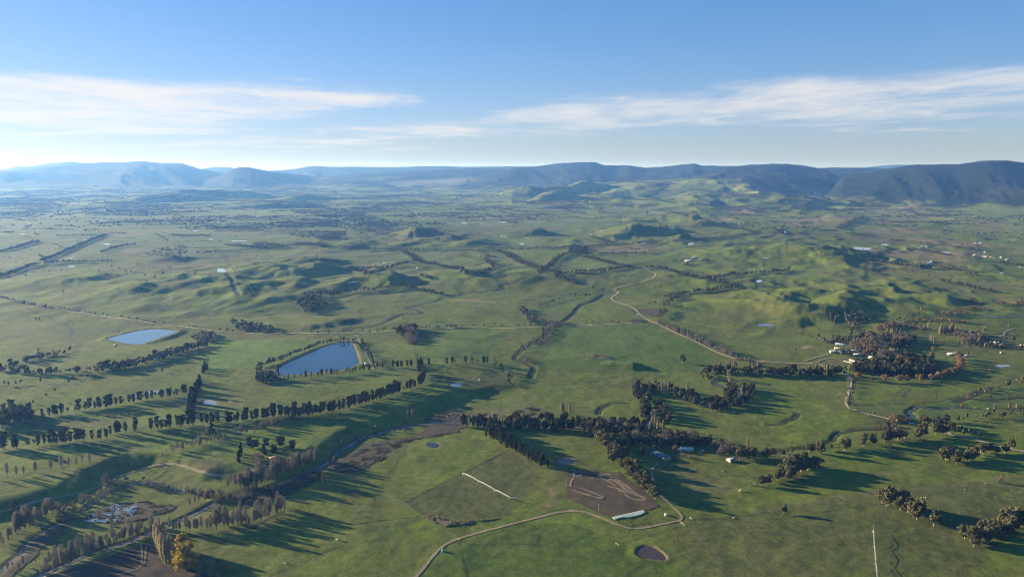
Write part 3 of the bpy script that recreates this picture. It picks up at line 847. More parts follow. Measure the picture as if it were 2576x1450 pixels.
WL = {0: 'pale blue farm reservoir behind a four-sided earth bank', 1: 'deep blue reservoir ringed by trees and an earth bank',
      2: 'milky farm dam above the shelterbelt', 3: 'round milky farm dam beside the conifer row', 4: 'round farm dam on the grassy terrace',
      5: 'brown muddy farm dam in the foreground paddock', 6: 'dark dam in the shadow of the tree belt', 7: 'small dry grey dam in the green paddock',
      8: 'blue farm dam under the knobbly hill', 9: 'small dam in the folds of the knobbly hill', 10: 'shallow puddle in the paddock beyond the homestead'}
for i, (nm, poly, mat, lv) in enumerate(wat_obj):
    V = np.concatenate([poly, np.full((len(poly), 1), lv + (0.02 if mat != 'glint' else 0.3))], 1)
    me = bpy.data.meshes.new(nm)
    a2 = 0.5 * np.sum(poly[:, 0] * np.roll(poly[:, 1], -1) - np.roll(poly[:, 0], -1) * poly[:, 1])
    order = list(range(len(poly))) if a2 > 0 else list(range(len(poly)))[::-1]
    me.from_pydata([tuple(v) for v in V], [], [order])
    me.update(); me.materials.append(M[mat])
    o = link(nm, me)
    tag(o, WL.get(i, 'small pale farm dam far out on the pasture'), kind='structure')
for nm, P, w_, mat in cre:
    strip(nm, P, w_, mat, 'stony winding river in the valley floor' if nm == 'river' else 'narrow creek cut into the pasture', 0, base=0.3)

# ------------------------------------------------------------------ roads and tracks
ROADS = [
    ("road", "B1 -60,20 20,45 300,100 600,155 850,190 1100,228 1350,262 1580,295 1900,330 2150,365 2400,383 2575,390 B2 360,390 700,393 900,395 1270,375 1500,362 1650,350 2050,330 2400,337 2575,340 B3 300,325 700,312 1000,300 1200,287 1380,270 1450,287", 7.5, 'gravel', 'pale gravel road crossing the whole valley'),
    ("road", "A3 1320,1142 1360,1165 1400,1188 1440,1203 1452,1215 1435,1235 1410,1257 1300,1290 1180,1320 1050,1350 1025,1365 1040,1380 1080,1400 1040,1420 B3 1000,30 1000,50 1050,78 1130,100 1200,122 1250,160 1290,205 1340,240 1400,268", 6.5, 'gravel', 'pale farm road winding down the far slope'),
    ("road", "B3 1450,287 1560,345 1680,400 1800,450 1950,525 2100,600 2230,640 2400,662 2575,676 B4 150,688 300,695 450,690 560,715 680,760 780,800 850,850", 6.5, 'gravel', 'pale gravel road to the homestead beside bare trees'),
    ("road", "B4 850,855 845,900 820,960 800,1020 782,1085 800,1130 860,1160 1000,1200 1200,1245 1300,1270 1420,1295 1560,1325 1700,1352 1850,1395 C4 1800,20 2000,45 2200,100 2380,150 2575,190", 6.0, 'gravel', 'pale avenue track leading away from the homestead trees'),
    ("road", "B3 1450,275 1700,272 1900,305 2100,340 2400,358 2575,372 B4 160,385 320,410", 4.5, 'track', 'grassy lane leading to the knobbly hill'),
    ("road", "C2 1590,1470 1680,1370 1750,1280 1810,1205 1870,1150 1960,1095 2050,1060 2300,990 2575,920 C3 150,880 350,830 500,795 620,785 750,800 900,860 1020,910 1150,955 1240,968 1320,960 1500,925 1640,895 1690,885 1712,862 1705,830 1660,780 1580,710 1500,640 1440,520 1405,420 1415,350 1470,305", 4.6, 'track', 'curving dirt farm track through the foreground paddocks'),
    ("track", "C1 -40,810 150,755 300,710 520,665 750,620 900,580 1040,530 1200,440 1400,370 1550,330 1650,318 1760,318 1880,345 2000,390 2100,425 2200,437 2350,425 2450,400 2575,380 C2 100,330", 5.0, 'track', 'pale track along the foot of the terrace scarp'),
    ("track", "C1 420,1460 700,1370 1000,1240 1300,1110 1500,1040 1590,1020 1750,1020 1810,1040 1830,1090", 4.0, 'grasstrack', 'grassy track under the bare poplar rows'),
    ("track", "B2 1010,410 1050,480 1100,590 1150,690 1190,755", 5.5, 'track', 'service track beside the deep blue reservoir'),
    ("track", "B4 370,670 420,650 540,620 620,600", 9.0, 'track', 'wide farmyard track beside the homestead sheds'),
    ("track", "B4 480,690 560,650 700,637 860,650", 5.0, 'track', 'looping yard track past the silage bales'),
    ("track", "B4 2480,345 2420,360 2370,380 2390,405 2330,420", 4.0, 'gravel', 'short pale bank track near the far poplars'),
    ("road", "A2 1560,548 1610,600 1650,650 1690,668", 22.0, 'track', 'far straight road across the plain'),
    ("road", "A4 690,760 780,715 870,670 965,635 1140,628 1260,590 1380,548", 18.0, 'track', 'far straight road heading for the forested range'),
    ("road", "A4 0,690 250,715 480,745 720,770 1080,805 1500,850 1800,890 2000,950 2300,985 2575,1020", 9.0, 'track', 'far road past the scattered farmsteads'),
    ("road", "A1 220,640 280,690 350,745", 16.0, 'track', 'far lane between dark hedges on the plain'),
    ("track", "A1 1600,1300 1700,1380 1800,1430 B1 1900,20", 3.5, 'grasstrack', 'faint track over the rolling hill'),
]
for nm, s, w_, mat, lb in ROADS:
    strip(nm, W(s), w_, mat, lb)
for s, w_ in [("C3 590,380 690,400 850,410 1000,425", 5), ("C3 625,400 620,455 700,430", 3.5), ("C3 620,460 590,500 588,545", 4), ("C3 610,578 700,612 800,640 900,667 925,652 850,620 760,585 690,560", 4),
              ("C3 860,430 960,485 1050,540", 4), ("C3 880,428 1000,470 1090,520 1160,590 1240,625 1300,640 1335,672 1280,686 1180,660 1140,620", 5), ("C3 960,540 1060,560 1150,605", 5),
              ("C3 900,440 1020,455 1100,500 1190,570 1270,630", 4), ("C3 1070,582 1110,598 1155,612", 4), ("C3 795,460 815,458", 5)]:
    strip('wheel_track', W(s), w_, 'scrape', 'pale wheel ruts scraped across the brown paddock', base=0.5, edge=0.3)
for s in ["C1 1420,1130 1430,1200 1425,1290 1410,1340", "C1 1475,1140 1460,1200 1465,1300 1400,1370 1300,1400 1150,1440", "C1 650,1440 740,1400 800,1410"]:
    strip('wheel_track', W(s), 2.5, 'scrape', 'pale wheel ruts on the dark ploughed paddock', base=0.5, edge=0.4)
sheet('brown_paddock', W("C3 575,385 650,372 1080,395 1140,440 1290,560 1440,680 1500,740 1350,790 1050,862 960,850 800,775 650,705 535,650 545,560"), 'brown_soil', 'bare brown strip-grazed paddock with wheel ruts', 0.22, 2)
sheet('ploughed_field', W("C1 430,1460 800,1330 1200,1200 1520,1085 1560,1180 1620,1310 1790,1345 2050,1400 2200,1520 400,1520"), 'plough', 'dark ploughed paddock at the foot of the bare poplar row', 0.22, 1.5)
sheet('fallow_field', W("B3 1278,150 1532,128 1532,180 1445,230 1390,230 1340,200"), 'brown_soil', 'small dark fallow field beside the bend in the farm road', 0.3, 2)
sheet('riverbed', W("C2 700,330 820,280 930,210 1080,120 1250,80 1500,50 B2 1700,1370 1650,1290 1750,1200 1900,1180 2100,1280 2130,1340 C2 1960,15 1560,80 1380,150 1290,220 1295,262 1170,340 1050,400 940,412 800,395 700,390"), 'rush', 'brown rushes and stones along the wide river bed', 0.3, 7)
sheet('riverbed', W("C2 560,380 700,390 660,470 520,540 350,620 200,680 0,740 C1 2400,760 2300,690 2450,620 C2 0,580 300,480"), 'rush', 'dark marshy river bed between the poplar rows', 0.3, 6)
sheet('riverbed', W("C1 0,1330 200,1150 500,960 700,860 830,860 700,960 500,1100 300,1300 100,1470 0,1500"), 'rush', 'stony dry river channel in the lower corner', 0.3, 6)
sheet('dry_grass', W("C2 1680,840 1760,828 1900,860 2050,892 2250,875 2450,862 2300,892 2100,922 1900,942 1830,922"), 'tussock', 'patch of dry tussock below the irrigated sector', 0.3, 4)
wet = W("C1 800,915 900,820 1000,750 1150,715 1320,700 1500,690 1640,730 1700,720 1770,740 1740,790 1580,830 1420,900 1300,900 1160,925 1000,905")
sheet('wetland', wet, 'rush', 'dark reedy wetland in the loop of the river flat', 0.3, 6)
hol = fbm(GX / 16, GY / 16, 3, 301) > -0.05
sheet('wetland_water', W("C1 820,900 1000,760 1280,705 1400,720 1340,860 1150,915"), 'pale', 'shallow blue water between the reed clumps', 0.42, 4, hol)

# ------------------------------------------------------------------ foliage and bark materials
def leaf_mat(name, c, var=0.35, hue=0.0):
    m, t = mat_new(name); M[name] = m
    oi = t.node('ShaderNodeObjectInfo')
    g = t.node('ShaderNodeNewGeometry')
    n = t.noise(g.outputs['Position'], 0.11, 3.0, 0.6)
    n2 = t.noise(g.outputs['Position'], 0.5, 2.0, 0.6)
    v = t.m('ADD', t.m('MULTIPLY', oi.outputs['Random'], var * 0.8), t.m('ADD', t.m('MULTIPLY', n, var * 1.4), t.m('MULTIPLY', n2, 0.5)))
    v = t.m('ADD', v, 0.75 - var * 1.1)
    cc = t.mixc(1.0, (*c, 1), t.comb(v, v, v), 'MULTIPLY')
    warm = (c[0] * 1.15, c[1] * 1.05, c[2] * 0.85, 1)
    cc = t.mixc(t.m('MULTIPLY', t.ss(n, 0.45, 0.7), 0.5), cc, t.mixc(1.0, warm, t.comb(v, v, v), 'MULTIPLY'))
    d = t.node('ShaderNodeBsdfDiffuse'); t.put(d.inputs[0], cc)
    tr = t.node('ShaderNodeBsdfTranslucent'); t.put(tr.inputs[0], cc)
    mx = t.node('ShaderNodeMixShader'); mx.inputs[0].default_value = 0.25
    t.l.new(d.outputs[0], mx.inputs[1]); t.l.new(tr.outputs[0], mx.inputs[2])
    finish(t, mx)
leaf_mat('pine_leaf', (0.050, 0.056, 0.030))
leaf_mat('gum_leaf', (0.115, 0.108, 0.056))
leaf_mat('river_leaf', (0.062, 0.066, 0.036))
leaf_mat('lombardy_leaf', (0.36, 0.30, 0.20))
leaf_mat('bare_leaf', (0.190, 0.176, 0.150))
leaf_mat('oak_leaf', (0.225, 0.145, 0.078))
leaf_mat('willow_leaf', (0.165, 0.142, 0.115))
leaf_mat('golden_leaf', (0.47, 0.32, 0.07))
leaf_mat('cypress_leaf', (0.026, 0.034, 0.020))
leaf_mat('far_leaf', (0.046, 0.054, 0.032), 0.5)
earth('bark', (0.085, 0.065, 0.048), (0.15, 0.12, 0.09), 0.8)
earth('gum_bark', (0.24, 0.20, 0.15), (0.40, 0.35, 0.28), 0.6)

# ------------------------------------------------------------------ tree meshes (nominal height 20 m)
def tube(p0, p1, r0, r1, n=5):
    p0 = np.array(p0, float); p1 = np.array(p1, float)
    d = p1 - p0; d /= np.linalg.norm(d)
    a = np.cross(d, [0.3, 0.9, 0.1]); a /= np.linalg.norm(a); b = np.cross(d, a)
    t = np.arange(n) * 2 * math.pi / n
    ring = np.cos(t)[:, None] * a + np.sin(t)[:, None] * b
    V = np.concatenate([p0 + ring * r0, p1 + ring * r1])
    i = np.arange(n); j = (i + 1) % n
    return V, np.stack([i, j, j + n, i + n], 1)
def join(parts):
    V = []; F = []; o = 0
    for v, f in parts:
        V.append(v); F.append(f + o); o += len(v)
    return np.concatenate(V), np.concatenate(F)
def quads_at(Cn, size, rg, nrm=None, elong=1.0, axis=None, jit=1.0):
    n = len(Cn)
    if axis is None:
        ax = rg.normal(size=(n, 3))
    else:
        ax = axis + jit * rg.normal(size=(n, 3))
    ax /= np.linalg.norm(ax, axis=1)[:, None]
    o = rg.normal(size=(n, 3)) if nrm is None else nrm + 0.5 * rg.normal(size=(n, 3))
    b = np.cross(ax, o); b /= np.linalg.norm(b, axis=1)[:, None] + 1e-9
    s = size * rg.uniform(0.7, 1.3, (n, 1))
    A = ax * s * elong; B = b * s
    V = np.stack([Cn - A - B, Cn + A - 0.7 * B, Cn + 0.9 * A + B, Cn - 0.8 * A + 0.8 * B], 1).reshape(-1, 3)
    return V, np.arange(4 * n).reshape(n, 4)
def clumps(centres, radii, per, size, rg, flat_=0.8):
    P = []; N = []
    for c, r_ in zip(centres, radii):
        d = rg.normal(size=(per, 3)); d /= np.linalg.norm(d, axis=1)[:, None]
        d[:, 2] *= flat_
        P.append(c + d * r_ * rg.uniform(0.55, 1.05, (per, 1))); N.append(d)
    P = np.concatenate(P); N = np.concatenate(N)
    ax = np.cross(N, rg.normal(size=N.shape))
    return quads_at(P, size, rg, N, 1.15, ax, 0.35)
def build_kind(kind, seed):
    """returns (trunk verts, faces), (crown verts, faces) for a tree about 20 m tall"""
    rg = np.random.default_rng(seed)
    tr = []
    if kind == 'pine':
        tr.append(tube((0, 0, -0.8), (0.2, 0.1, 16), 0.42, 0.14))
        n = 34; z = np.sort(rg.uniform(3.2, 18.4, n)); a_ = rg.uniform(0, 6.28, n)
        rad = (1.0 + 1.5 * np.sin(np.clip((z - 3) / 15, 0, 1) * 2.4)) * rg.uniform(0.5, 1.25, n)
        c = np.stack([np.cos(a_) * rad, np.sin(a_) * rad, z], 1)
        for k in range(0, n, 3):
            tr.append(tube((0.1, 0, z[k] - 0.8), c[k], 0.10, 0.04, 3))
        cr = clumps(c, rg.uniform(0.9, 1.7, n), 26, 0.50, rg, 0.75)
    elif kind == 'gum':
        lean = rg.normal(size=2) * 0.6
        tr.append(tube((0, 0, -0.8), (lean[0], lean[1], 7), 0.62, 0.36))
        n = 30; c = []
        while len(c) < n:
            d = rg.uniform(-1, 1, 3)
            if 0.35 < np.linalg.norm(d) < 1:
                c.append((lean[0] + d[0] * 6.2, lean[1] + d[1] * 6.2, 11.2 + d[2] * 6.6))
        c = np.array(c)
        for k in range(0, n, 3):
            tr.append(tube((lean[0], lean[1], 6.4), c[k], 0.26, 0.08, 4))
        cr = clumps(c, rg.uniform(1.7, 3.0, n), 36, 0.72, rg, 0.78)
    elif kind == 'river':
        tr.append(tube((0, 0, -0.8), (0.2, 0, 8), 0.5, 0.3))
        n = 28; d = rg.normal(size=(n, 3)); d /= np.linalg.norm(d, axis=1)[:, None]; d *= rg.uniform(0.4, 1, (n, 1)) ** 0.5
        c = np.stack([d[:, 0] * 5.4, d[:, 1] * 5.0, 10.2 + d[:, 2] * 8.0], 1)
        for k in range(0, n, 4):
            tr.append(tube((0.2, 0, 6), c[k], 0.2, 0.06, 3))
        cr = clumps(c, rg.uniform(1.8, 2.9, n), 34, 0.70, rg, 0.85)
    elif kind == 'lombardy':
        tr.append(tube((0, 0, -0.8), (0, 0, 17), 0.34, 0.08))
        n = 760; z = 1.6 + 17.6 * rg.uniform(0, 1, n) ** 0.85; q = (z - 1.6) / 17.8
        rad = 1.75 * np.sin(np.clip(q * 0.93 + 0.07, 0, 1) * math.pi) ** 0.65 * rg.uniform(0.25, 1.05, n); a_ = rg.uniform(0, 6.28, n)
        c = np.stack([np.cos(a_) * rad, np.sin(a_) * rad, z], 1)
        ax = np.stack([np.cos(a_) * 0.22, np.sin(a_) * 0.22, np.ones(n)], 1)
        cr = quads_at(c, 0.17, rg, None, 5.0, ax, 0.14)
    elif kind == 'bare':
        tr.append(tube((0, 0, -0.8), (0.1, 0, 12), 0.32, 0.12))
        n = 640; q = rg.uniform(0, 1, n); z = 5.2 + 14 * q; a_ = rg.uniform(0, 6.28, n)
        rad = 3.0 * np.sin(np.clip(0.12 + 0.80 * q, 0, 1) * math.pi) ** 0.8 * rg.uniform(0.1, 1.0, n) ** 0.6
        c = np.stack([np.cos(a_) * rad, np.sin(a_) * rad, z], 1)
        ax = np.stack([np.cos(a_) * 0.55, np.sin(a_) * 0.55, np.ones(n)], 1)
        cr = quads_at(c, 0.105, rg, None, 10.0, ax, 0.2)
        for k in range(9):
            b = rg.uniform(0, 6.28); zz = 4 + k * 0.9
            tr.append(tube((0, 0, zz), (math.cos(b) * 2.2, math.sin(b) * 2.2, zz + 5), 0.12, 0.04, 3))
    elif kind == 'oak':
        tr.append(tube((0, 0, -0.8), (0, 0.2, 7), 0.75, 0.45))
        n = 26; d = rg.normal(size=(n, 3)); d /= np.linalg.norm(d, axis=1)[:, None]; d *= rg.uniform(0.5, 1, (n, 1)) ** 0.5
        c = np.stack([d[:, 0] * 7.6, d[:, 1] * 7.6, 11.2 + d[:, 2] * 6.4], 1)
        for k in range(0, n, 3):
            tr.append(tube((0, 0.2, 5.5), c[k], 0.3, 0.08, 4))
        cr = clumps(c, rg.uniform(1.8, 3.0, n), 30, 0.60, rg, 0.85)
    elif kind == 'willow':
        for k in range(5):
            b = rg.uniform(0, 6.28)
            tr.append(tube((0, 0, -0.8), (math.cos(b) * 4, math.sin(b) * 4, 10), 0.4, 0.1, 4))
        n = 24; d = rg.normal(size=(n, 3)); d /= np.linalg.norm(d, axis=1)[:, None]; d *= rg.uniform(0.4, 1, (n, 1)) ** 0.5
        c = np.stack([d[:, 0] * 8.5, d[:, 1] * 8.5, np.maximum(9.8 + d[:, 2] * 9.0, 2.2)], 1)
        v1 = clumps(c, rg.uniform(2.0, 3.4, n), 15, 0.60, rg, 0.9)
        p = np.repeat(c, 12, 0) + rg.normal(size=(n * 12, 3)) * 1.8
        v2 = quads_at(p, 0.13, rg, None, 11.0, np.tile([0, 0, 1.0], (n * 12, 1)) + (p - [0, 0, 8]) * 0.08, 0.4)
        cr = join([v1, v2])
    elif kind == 'cypress':
        tr.append(tube((0, 0, -0.8), (0, 0, 14), 0.4, 0.1))
        n = 40; z = 1.0 + 17.8 * rg.uniform(0, 1, n) ** 0.9; q = z / 19.5; a_ = rg.uniform(0, 6.28, n)
        rad = 2.9 * (1 - q) ** 0.75 * rg.uniform(0.3, 1, n)
        c = np.stack([np.cos(a_) * rad, np.sin(a_) * rad, z], 1)
        cr = clumps(c, 0.65 + 1.0 * (1 - q), 18, 0.45, rg, 1.1)
    elif kind == 'golden':
        tr.append(tube((0, 0, -0.8), (0.1, 0, 13), 0.5, 0.2))
        n = 40; z = 3.6 + 15.0 * rg.uniform(0, 1, n); q = (z - 3) / 16; a_ = rg.uniform(0, 6.28, n)
        rad = (1.2 + 2.9 * np.sin(np.clip(q * 0.9 + 0.1, 0, 1) * math.pi)) * rg.uniform(0.35, 1, n)
        c = np.stack([np.cos(a_) * rad, np.sin(a_) * rad, z], 1)
        for k in range(0, n, 4):
            tr.append(tube((0, 0, z[k] * 0.7), c[k], 0.14, 0.04, 3))
        cr = clumps(c, rg.uniform(1.0, 1.9, n), 46, 0.42, rg, 1.0)
    return join(tr), cr
KINDS = {'pine': ('pine_tree', 'pine_leaf', 'bark'), 'gum': ('eucalyptus_tree', 'gum_leaf', 'gum_bark'), 'river': ('evergreen_tree', 'river_leaf', 'bark'),
         'lombardy': ('lombardy_poplar', 'lombardy_leaf', 'bark'), 'bare': ('bare_poplar', 'bare_leaf', 'bark'), 'oak': ('autumn_oak', 'oak_leaf', 'bark'),
         'willow': ('bare_willow', 'willow_leaf', 'bark'), 'cypress': ('cypress_tree', 'cypress_leaf', 'bark'), 'golden': ('golden_poplar', 'golden_leaf', 'bark')}
def raw_mesh(name, V, F, mats, midx=None):
    me = bpy.data.meshes.new(name)
    V = np.asarray(V, np.float32); F = np.asarray(F, np.int32); k = F.shape[1]
    me.vertices.add(len(V)); me.vertices.foreach_set('co', V.ravel())
    me.loops.add(F.size); me.loops.foreach_set('vertex_index', F.ravel())
    me.polygons.add(len(F)); me.polygons.foreach_set('loop_start', np.arange(0, F.size, k, dtype=np.int32))
    for mm in mats:
        me.materials.append(mm)
    if midx is not None:
        me.polygons.foreach_set('material_index', np.asarray(midx, np.int32))
    me.update(calc_edges=True)
    return me
PROTO = {}
for kd, (nm, lm, bm_) in KINDS.items():
    PROTO[kd] = []
    for v in range(4):
        (tv, tf), (cv, cf) = build_kind(kd, 100 + 7 * v + len(kd))
        whole_v, whole_f = join([(tv, tf), (cv, cf)])
        PROTO[kd].append((raw_mesh('trunk', tv, tf, [M[bm_]]), raw_mesh('crown', cv, cf, [M[lm]]),
                          raw_mesh(nm, whole_v, whole_f, [M[bm_], M[lm]], [0] * len(tf) + [1] * len(cf))))
# light far versions (a few lobes), as arrays
def ico():
    p = (1 + 5 ** 0.5) / 2
    v = np.array([(-1, p, 0), (1, p, 0), (-1, -p, 0), (1, -p, 0), (0, -1, p), (0, 1, p), (0, -1, -p), (0, 1, -p), (p, 0, -1), (p, 0, 1), (-p, 0, -1), (-p, 0, 1)]) / 1.902
    f = np.array([(0, 11, 5), (0, 5, 1), (0, 1, 7), (0, 7, 10), (0, 10, 11), (1, 5, 9), (5, 11, 4), (11, 10, 2), (10, 7, 6), (7, 1, 8), (3, 9, 4), (3, 4, 2), (3, 2, 6), (3, 6, 8), (3, 8, 9), (4, 9, 5), (2, 4, 11), (6, 2, 10), (8, 6, 7), (9, 8, 1)])
    return v, f
def lod(kind, seed, lobes):
    rg = np.random.default_rng(seed)
    shp = {'pine': (2.6, 7.5, 11.5), 'gum': (6.0, 4.6, 13.0), 'river': (5.0, 7.2, 10.8), 'lombardy': (1.6, 8.6, 10.6), 'bare': (2.4, 6.5, 12.0), 'oak': (7.5, 6.2, 11.0),
           'willow': (8.0, 7.5, 9.0), 'cypress': (2.3, 9.0, 9.5), 'golden': (3.5, 7.8, 11.0), 'far': (5.5, 5.5, 10.5)}[kind]
    v0, f0 = ico(); P = []
    if lobes == 0:        # six-pointed crown for trees a pixel or two across
        v = np.array([(1, 0, 0), (0, 1, 0), (-1, 0, 0), (0, -1, 0), (0, 0, 1), (0, 0, -1)], float) * rg.uniform(0.75, 1.25, (6, 1))
        v = v * np.array([shp[0], shp[0], shp[1]]) * 1.15 + [0, 0, shp[2] * 0.85]
        return v, np.array([(0, 1, 4), (1, 2, 4), (2, 3, 4), (3, 0, 4), (1, 0, 5), (2, 1, 5), (3, 2, 5), (0, 3, 5)])
    for k in range(lobes):
        d = rg.normal(size=3); d /= np.linalg.norm(d); s = 0.45 if lobes > 1 else 0.0
        c = np.array([d[0] * shp[0] * s * 1.1, d[1] * shp[0] * s * 1.1, shp[2] + d[2] * shp[1] * s * 1.1])
        q = (0.66 if lobes > 1 else 1.0)
        v = v0 * rg.uniform(0.75, 1.2, (12, 1)) * np.array([shp[0] * q, shp[0] * q, shp[1] * q]) + c
        P.append((v, f0))
    P.append((np.array([(-0.5, 0, -1), (0.5, 0, -1), (0.2, 0.3, shp[2])]), np.array([(0, 1, 2)])))
    P.append((np.array([(0, -0.5, -1), (0, 0.5, -1), (-0.2, 0.2, shp[2])]), np.array([(0, 1, 2)])))
    return join(P)

# ------------------------------------------------------------------ where the trees stand
GROW = {'pine': 1.2, 'gum': 1.15, 'lombardy': 1.2}
TREES = []     # kind, x, y, height, width factor, label, group
def add(kind, x, y, h, label, group, wf=1.0):
    label = nth(label)
    TREES.append((kind, float(x), float(y), float(h) * GROW.get(kind, 1.15), float(wf), label, group))
ORD = ['first', 'second', 'third', 'fourth', 'fifth', 'sixth', 'seventh', 'eighth', 'ninth', 'tenth', 'eleventh', 'twelfth']
CNT = {}
def nth(label):
    """labels holding {n} count the trees of a row from a landmark"""
    if '{n}' not in label:
        return label
    k = CNT.get(label, 0); CNT[label] = k + 1
    w_ = ORD[k] if k < 12 else str(k + 1) + ('th' if 10 < (k + 1) % 100 < 14 else {1: 'st', 2: 'nd', 3: 'rd'}.get((k + 1) % 10, 'th'))
    return label.replace('{n}', w_)
def row(kind, s, step, h, label, group, jit=0.25, rows=1, gap=0.0, hv=0.24, wf=1.0, mix=None, width=None):
    P = resample(W(s), step)
    tg = np.gradient(P, axis=0); tg /= np.maximum(np.hypot(tg[:, 0], tg[:, 1])[:, None], 1e-6)
    nm = np.stack([-tg[:, 1], tg[:, 0]], 1)
    width = width or step
    for q in range(rows):
        off = (q - (rows - 1) / 2) * width
        for i, p in enumerate(P):
            if rng.random() < gap:
                continue
            x, y = p + nm[i] * off + rng.normal(size=2) * step * (jit + 0.1)
            jv = rng.uniform(0.8, 1.2)
            k = kind
            if mix and rng.random() < mix[1]:
                k = mix[0]
            add(k, x, y, h * (1 + hv * rng.normal()) if hv else h, label, group, wf * jv)
def fill(kind, s, step, h, label, group, mix=None, hv=0.18, wf=1.0, keep=1.0):
    poly = W(s)
    lo, hi = poly.min(0), poly.max(0)
    nx = int((hi[0] - lo[0]) / step) + 1; ny = int((hi[1] - lo[1]) / step) + 1
    gx, gy = np.meshgrid(np.arange(nx), np.arange(ny))
    X = lo[0] + (gx + rng.uniform(-0.45, 0.45, gx.shape) + 0.5 * (gy % 2)) * step; Y = lo[1] + (gy + rng.uniform(-0.45, 0.45, gx.shape)) * step
    X = X.ravel(); Y = Y.ravel()
    s_ = seg_dist(X, Y, poly)[1]
    for x, y in zip(X[s_], Y[s_]):
        if rng.random() > keep:
            continue
        k = kind
        if mix:
            u = rng.random()
            for mk, pr in mix:
                if u < pr:
                    k = mk; break
                u -= pr
        add(k, x, y, h * (1 + hv * rng.normal()), label, group, wf)
def at(kind, s, h, label, group=None, wf=1.0):
    for x, y in W(s):
        add(kind, x, y, h * (1 + 0.08 * rng.normal()), label, group, wf)
# --- pine shelterbelts on the left terraces
g = 'pines of the upper shelterbelt'
for s in ["B1 400,1238 540,1215", "B1 545,1212 700,1188 910,1152", "B1 950,1150 1030,1140 1260,1098 1530,1050", "B1 1550,1050 1620,1045 1800,1015 1980,985"]:
    row('pine', s, 6.4, 17, '{n} dark pine of the upper shelterbelt counted from the broad dark grove', g, 0.25, gap=0.04, wf=1.08)
g = 'pines of the lower shelterbelt'
for s in ["B1 2170,1285 1980,1305 1760,1330 1590,1352", "B1 1540,1362 1330,1385 1170,1400", "B1 1160,1402 1060,1412", "C1 1040,62 700,95 170,158 60,165 -60,185"]:
    row('pine', s, 6.0, 18, '{n} dark pine of the lower shelterbelt counted from the tall pointed cypress', g, 0.25, gap=0.05, wf=1.08)
g = 'pines along the terrace edge'
for s in ["B1 2290,1290 2350,1285", "B1 2385,1275 2450,1270", "B1 2490,1265 2575,1255 B2 0,1250 60,1245", "B2 80,1240 300,1215", "B2 330,1235 500,1215 740,1172", "B2 760,1180 960,1130 1220,1055", "B2 1240,1040 1400,990 1590,935"]:
    row('pine', s, 6.4, 18, 'dark pine in the belt along the edge of the river terrace', g, 0.2, rows=2, width=7, gap=0.06, wf=0.95)
g = 'conifers down the fence line'
row('cypress', "B1 2055,735 2045,790", 9, 15, '{n} dark conifer down the fence line counted from the creek belt', g, wf=1.3)
row('cypress', "B1 2015,860 2005,920", 8, 15, '{n} dark conifer down the fence line counted from the creek belt', g, wf=1.3)
row('cypress', "B1 1975,960 1960,1030", 7, 18, '{n} dark conifer down the fence line counted from the creek belt', g, wf=1.5)
row('cypress', "B1 1940,1080 1925,1150 1900,1225", 7, 19, '{n} dark conifer down the fence line counted from the creek belt', g, wf=1.5)
at('cypress', "B1 2135,1410", 25, 'tall pointed cypress at the end of the lower shelterbelt', wf=1.2)
g = 'grove at the left edge'
fill('gum', "B1 -80,1300 30,1190 180,1180 340,1210 330,1290 200,1290 60,1340 -80,1420", 13, 20, 'broad dark tree in the grove beside the upper shelterbelt', g, [('pine', 0.4)])
# --- creek belts, upper left
g = 'trees of the creek belt'
lb = 'rounded evergreen in the thick belt along the creek below the pale reservoir'
row('river', "B1 -60,770 100,775 300,790 480,805", 8, 13, lb, g, 0.5, 3, 0.1, mix=('gum', 0.3))
row('river', "B1 480,800 680,795 860,785 940,775", 10, 12, lb, g, 0.5, 2, 0.2, mix=('gum', 0.3))
row('river', "B1 1000,770 1150,755 1300,725 1400,705 1550,665 1700,615 1850,570 2050,520", 7.5, 13, lb, g, 0.5, 5, 0.05, width=8, mix=('gum', 0.3))
fill('willow', "B1 1930,440 2040,395 2180,400 2170,490 2060,500 1960,470", 11, 12, 'leafless brown tree in the clump at the end of the creek belt', 'clump at the end of the creek belt', [('river', 0.5)])
row('river', "B1 60,735 180,705 300,660 400,640 500,615 610,595", 8, 13, 'evergreen in the side belt running up from the creek belt', 'side belt above the creek', 0.6, 3, 0.1, mix=('willow', 0.25))
at('river', "B1 690,570 715,560", 13, 'evergreen at the upper tip of the side belt', 'tip of the side belt')
at('willow', "B1 385,570", 8, 'small rusty bush beside the side belt')
at('river', "B1 400,255 360,262", 12, 'round tree of the pair standing alone on the bright rise', 'pair of trees on the bright rise')
at('river', "B1 1195,385", 9, 'small dark tree on the far bank of the pale reservoir')
at('river', "B1 1620,450 1490,500", 7, 'low tree on the near bank of the pale reservoir', 'trees on the near reservoir bank')
at('willow', "B1 1825,375", 10, 'leafless tree at the corner of the pale reservoir')
g = 'trees along the valley road'
row('river', "B1 -80,10 20,40 200,85 380,120 560,150", 9, 10, '{n} dark tree of the hedge along the upper valley road', g, 0.4, 1, 0.05)
for s in ["B1 620,150 650,155 690,162 780,182 810,180 860,182 900,195 965,202 1040,215 1085,222 1210,235 1235,235 1300,252 1380,258 1450,268 1480,270 1550,290 1565,290 1655,292 1910,328 1950,338 1975,338 2150,372 2215,364 2290,368 2345,380",
          "B2 285,395 350,382 480,366 560,375 625,388 735,398 830,395 930,385 960,385 1070,375 1145,384 1215,378 1290,364 1370,356", "B2 2020,325 2085,325 2190,330 2290,318 2400,312 2480,325 B3 60,320 125,315 180,315",
          "B3 575,300 685,300 745,292 815,290 880,293 1010,290 1075,293"]:
    at('river', s, 10, '{n} lone roadside tree along the valley road counted from the dark hedge', 'single trees along the valley road', wf=1.1)
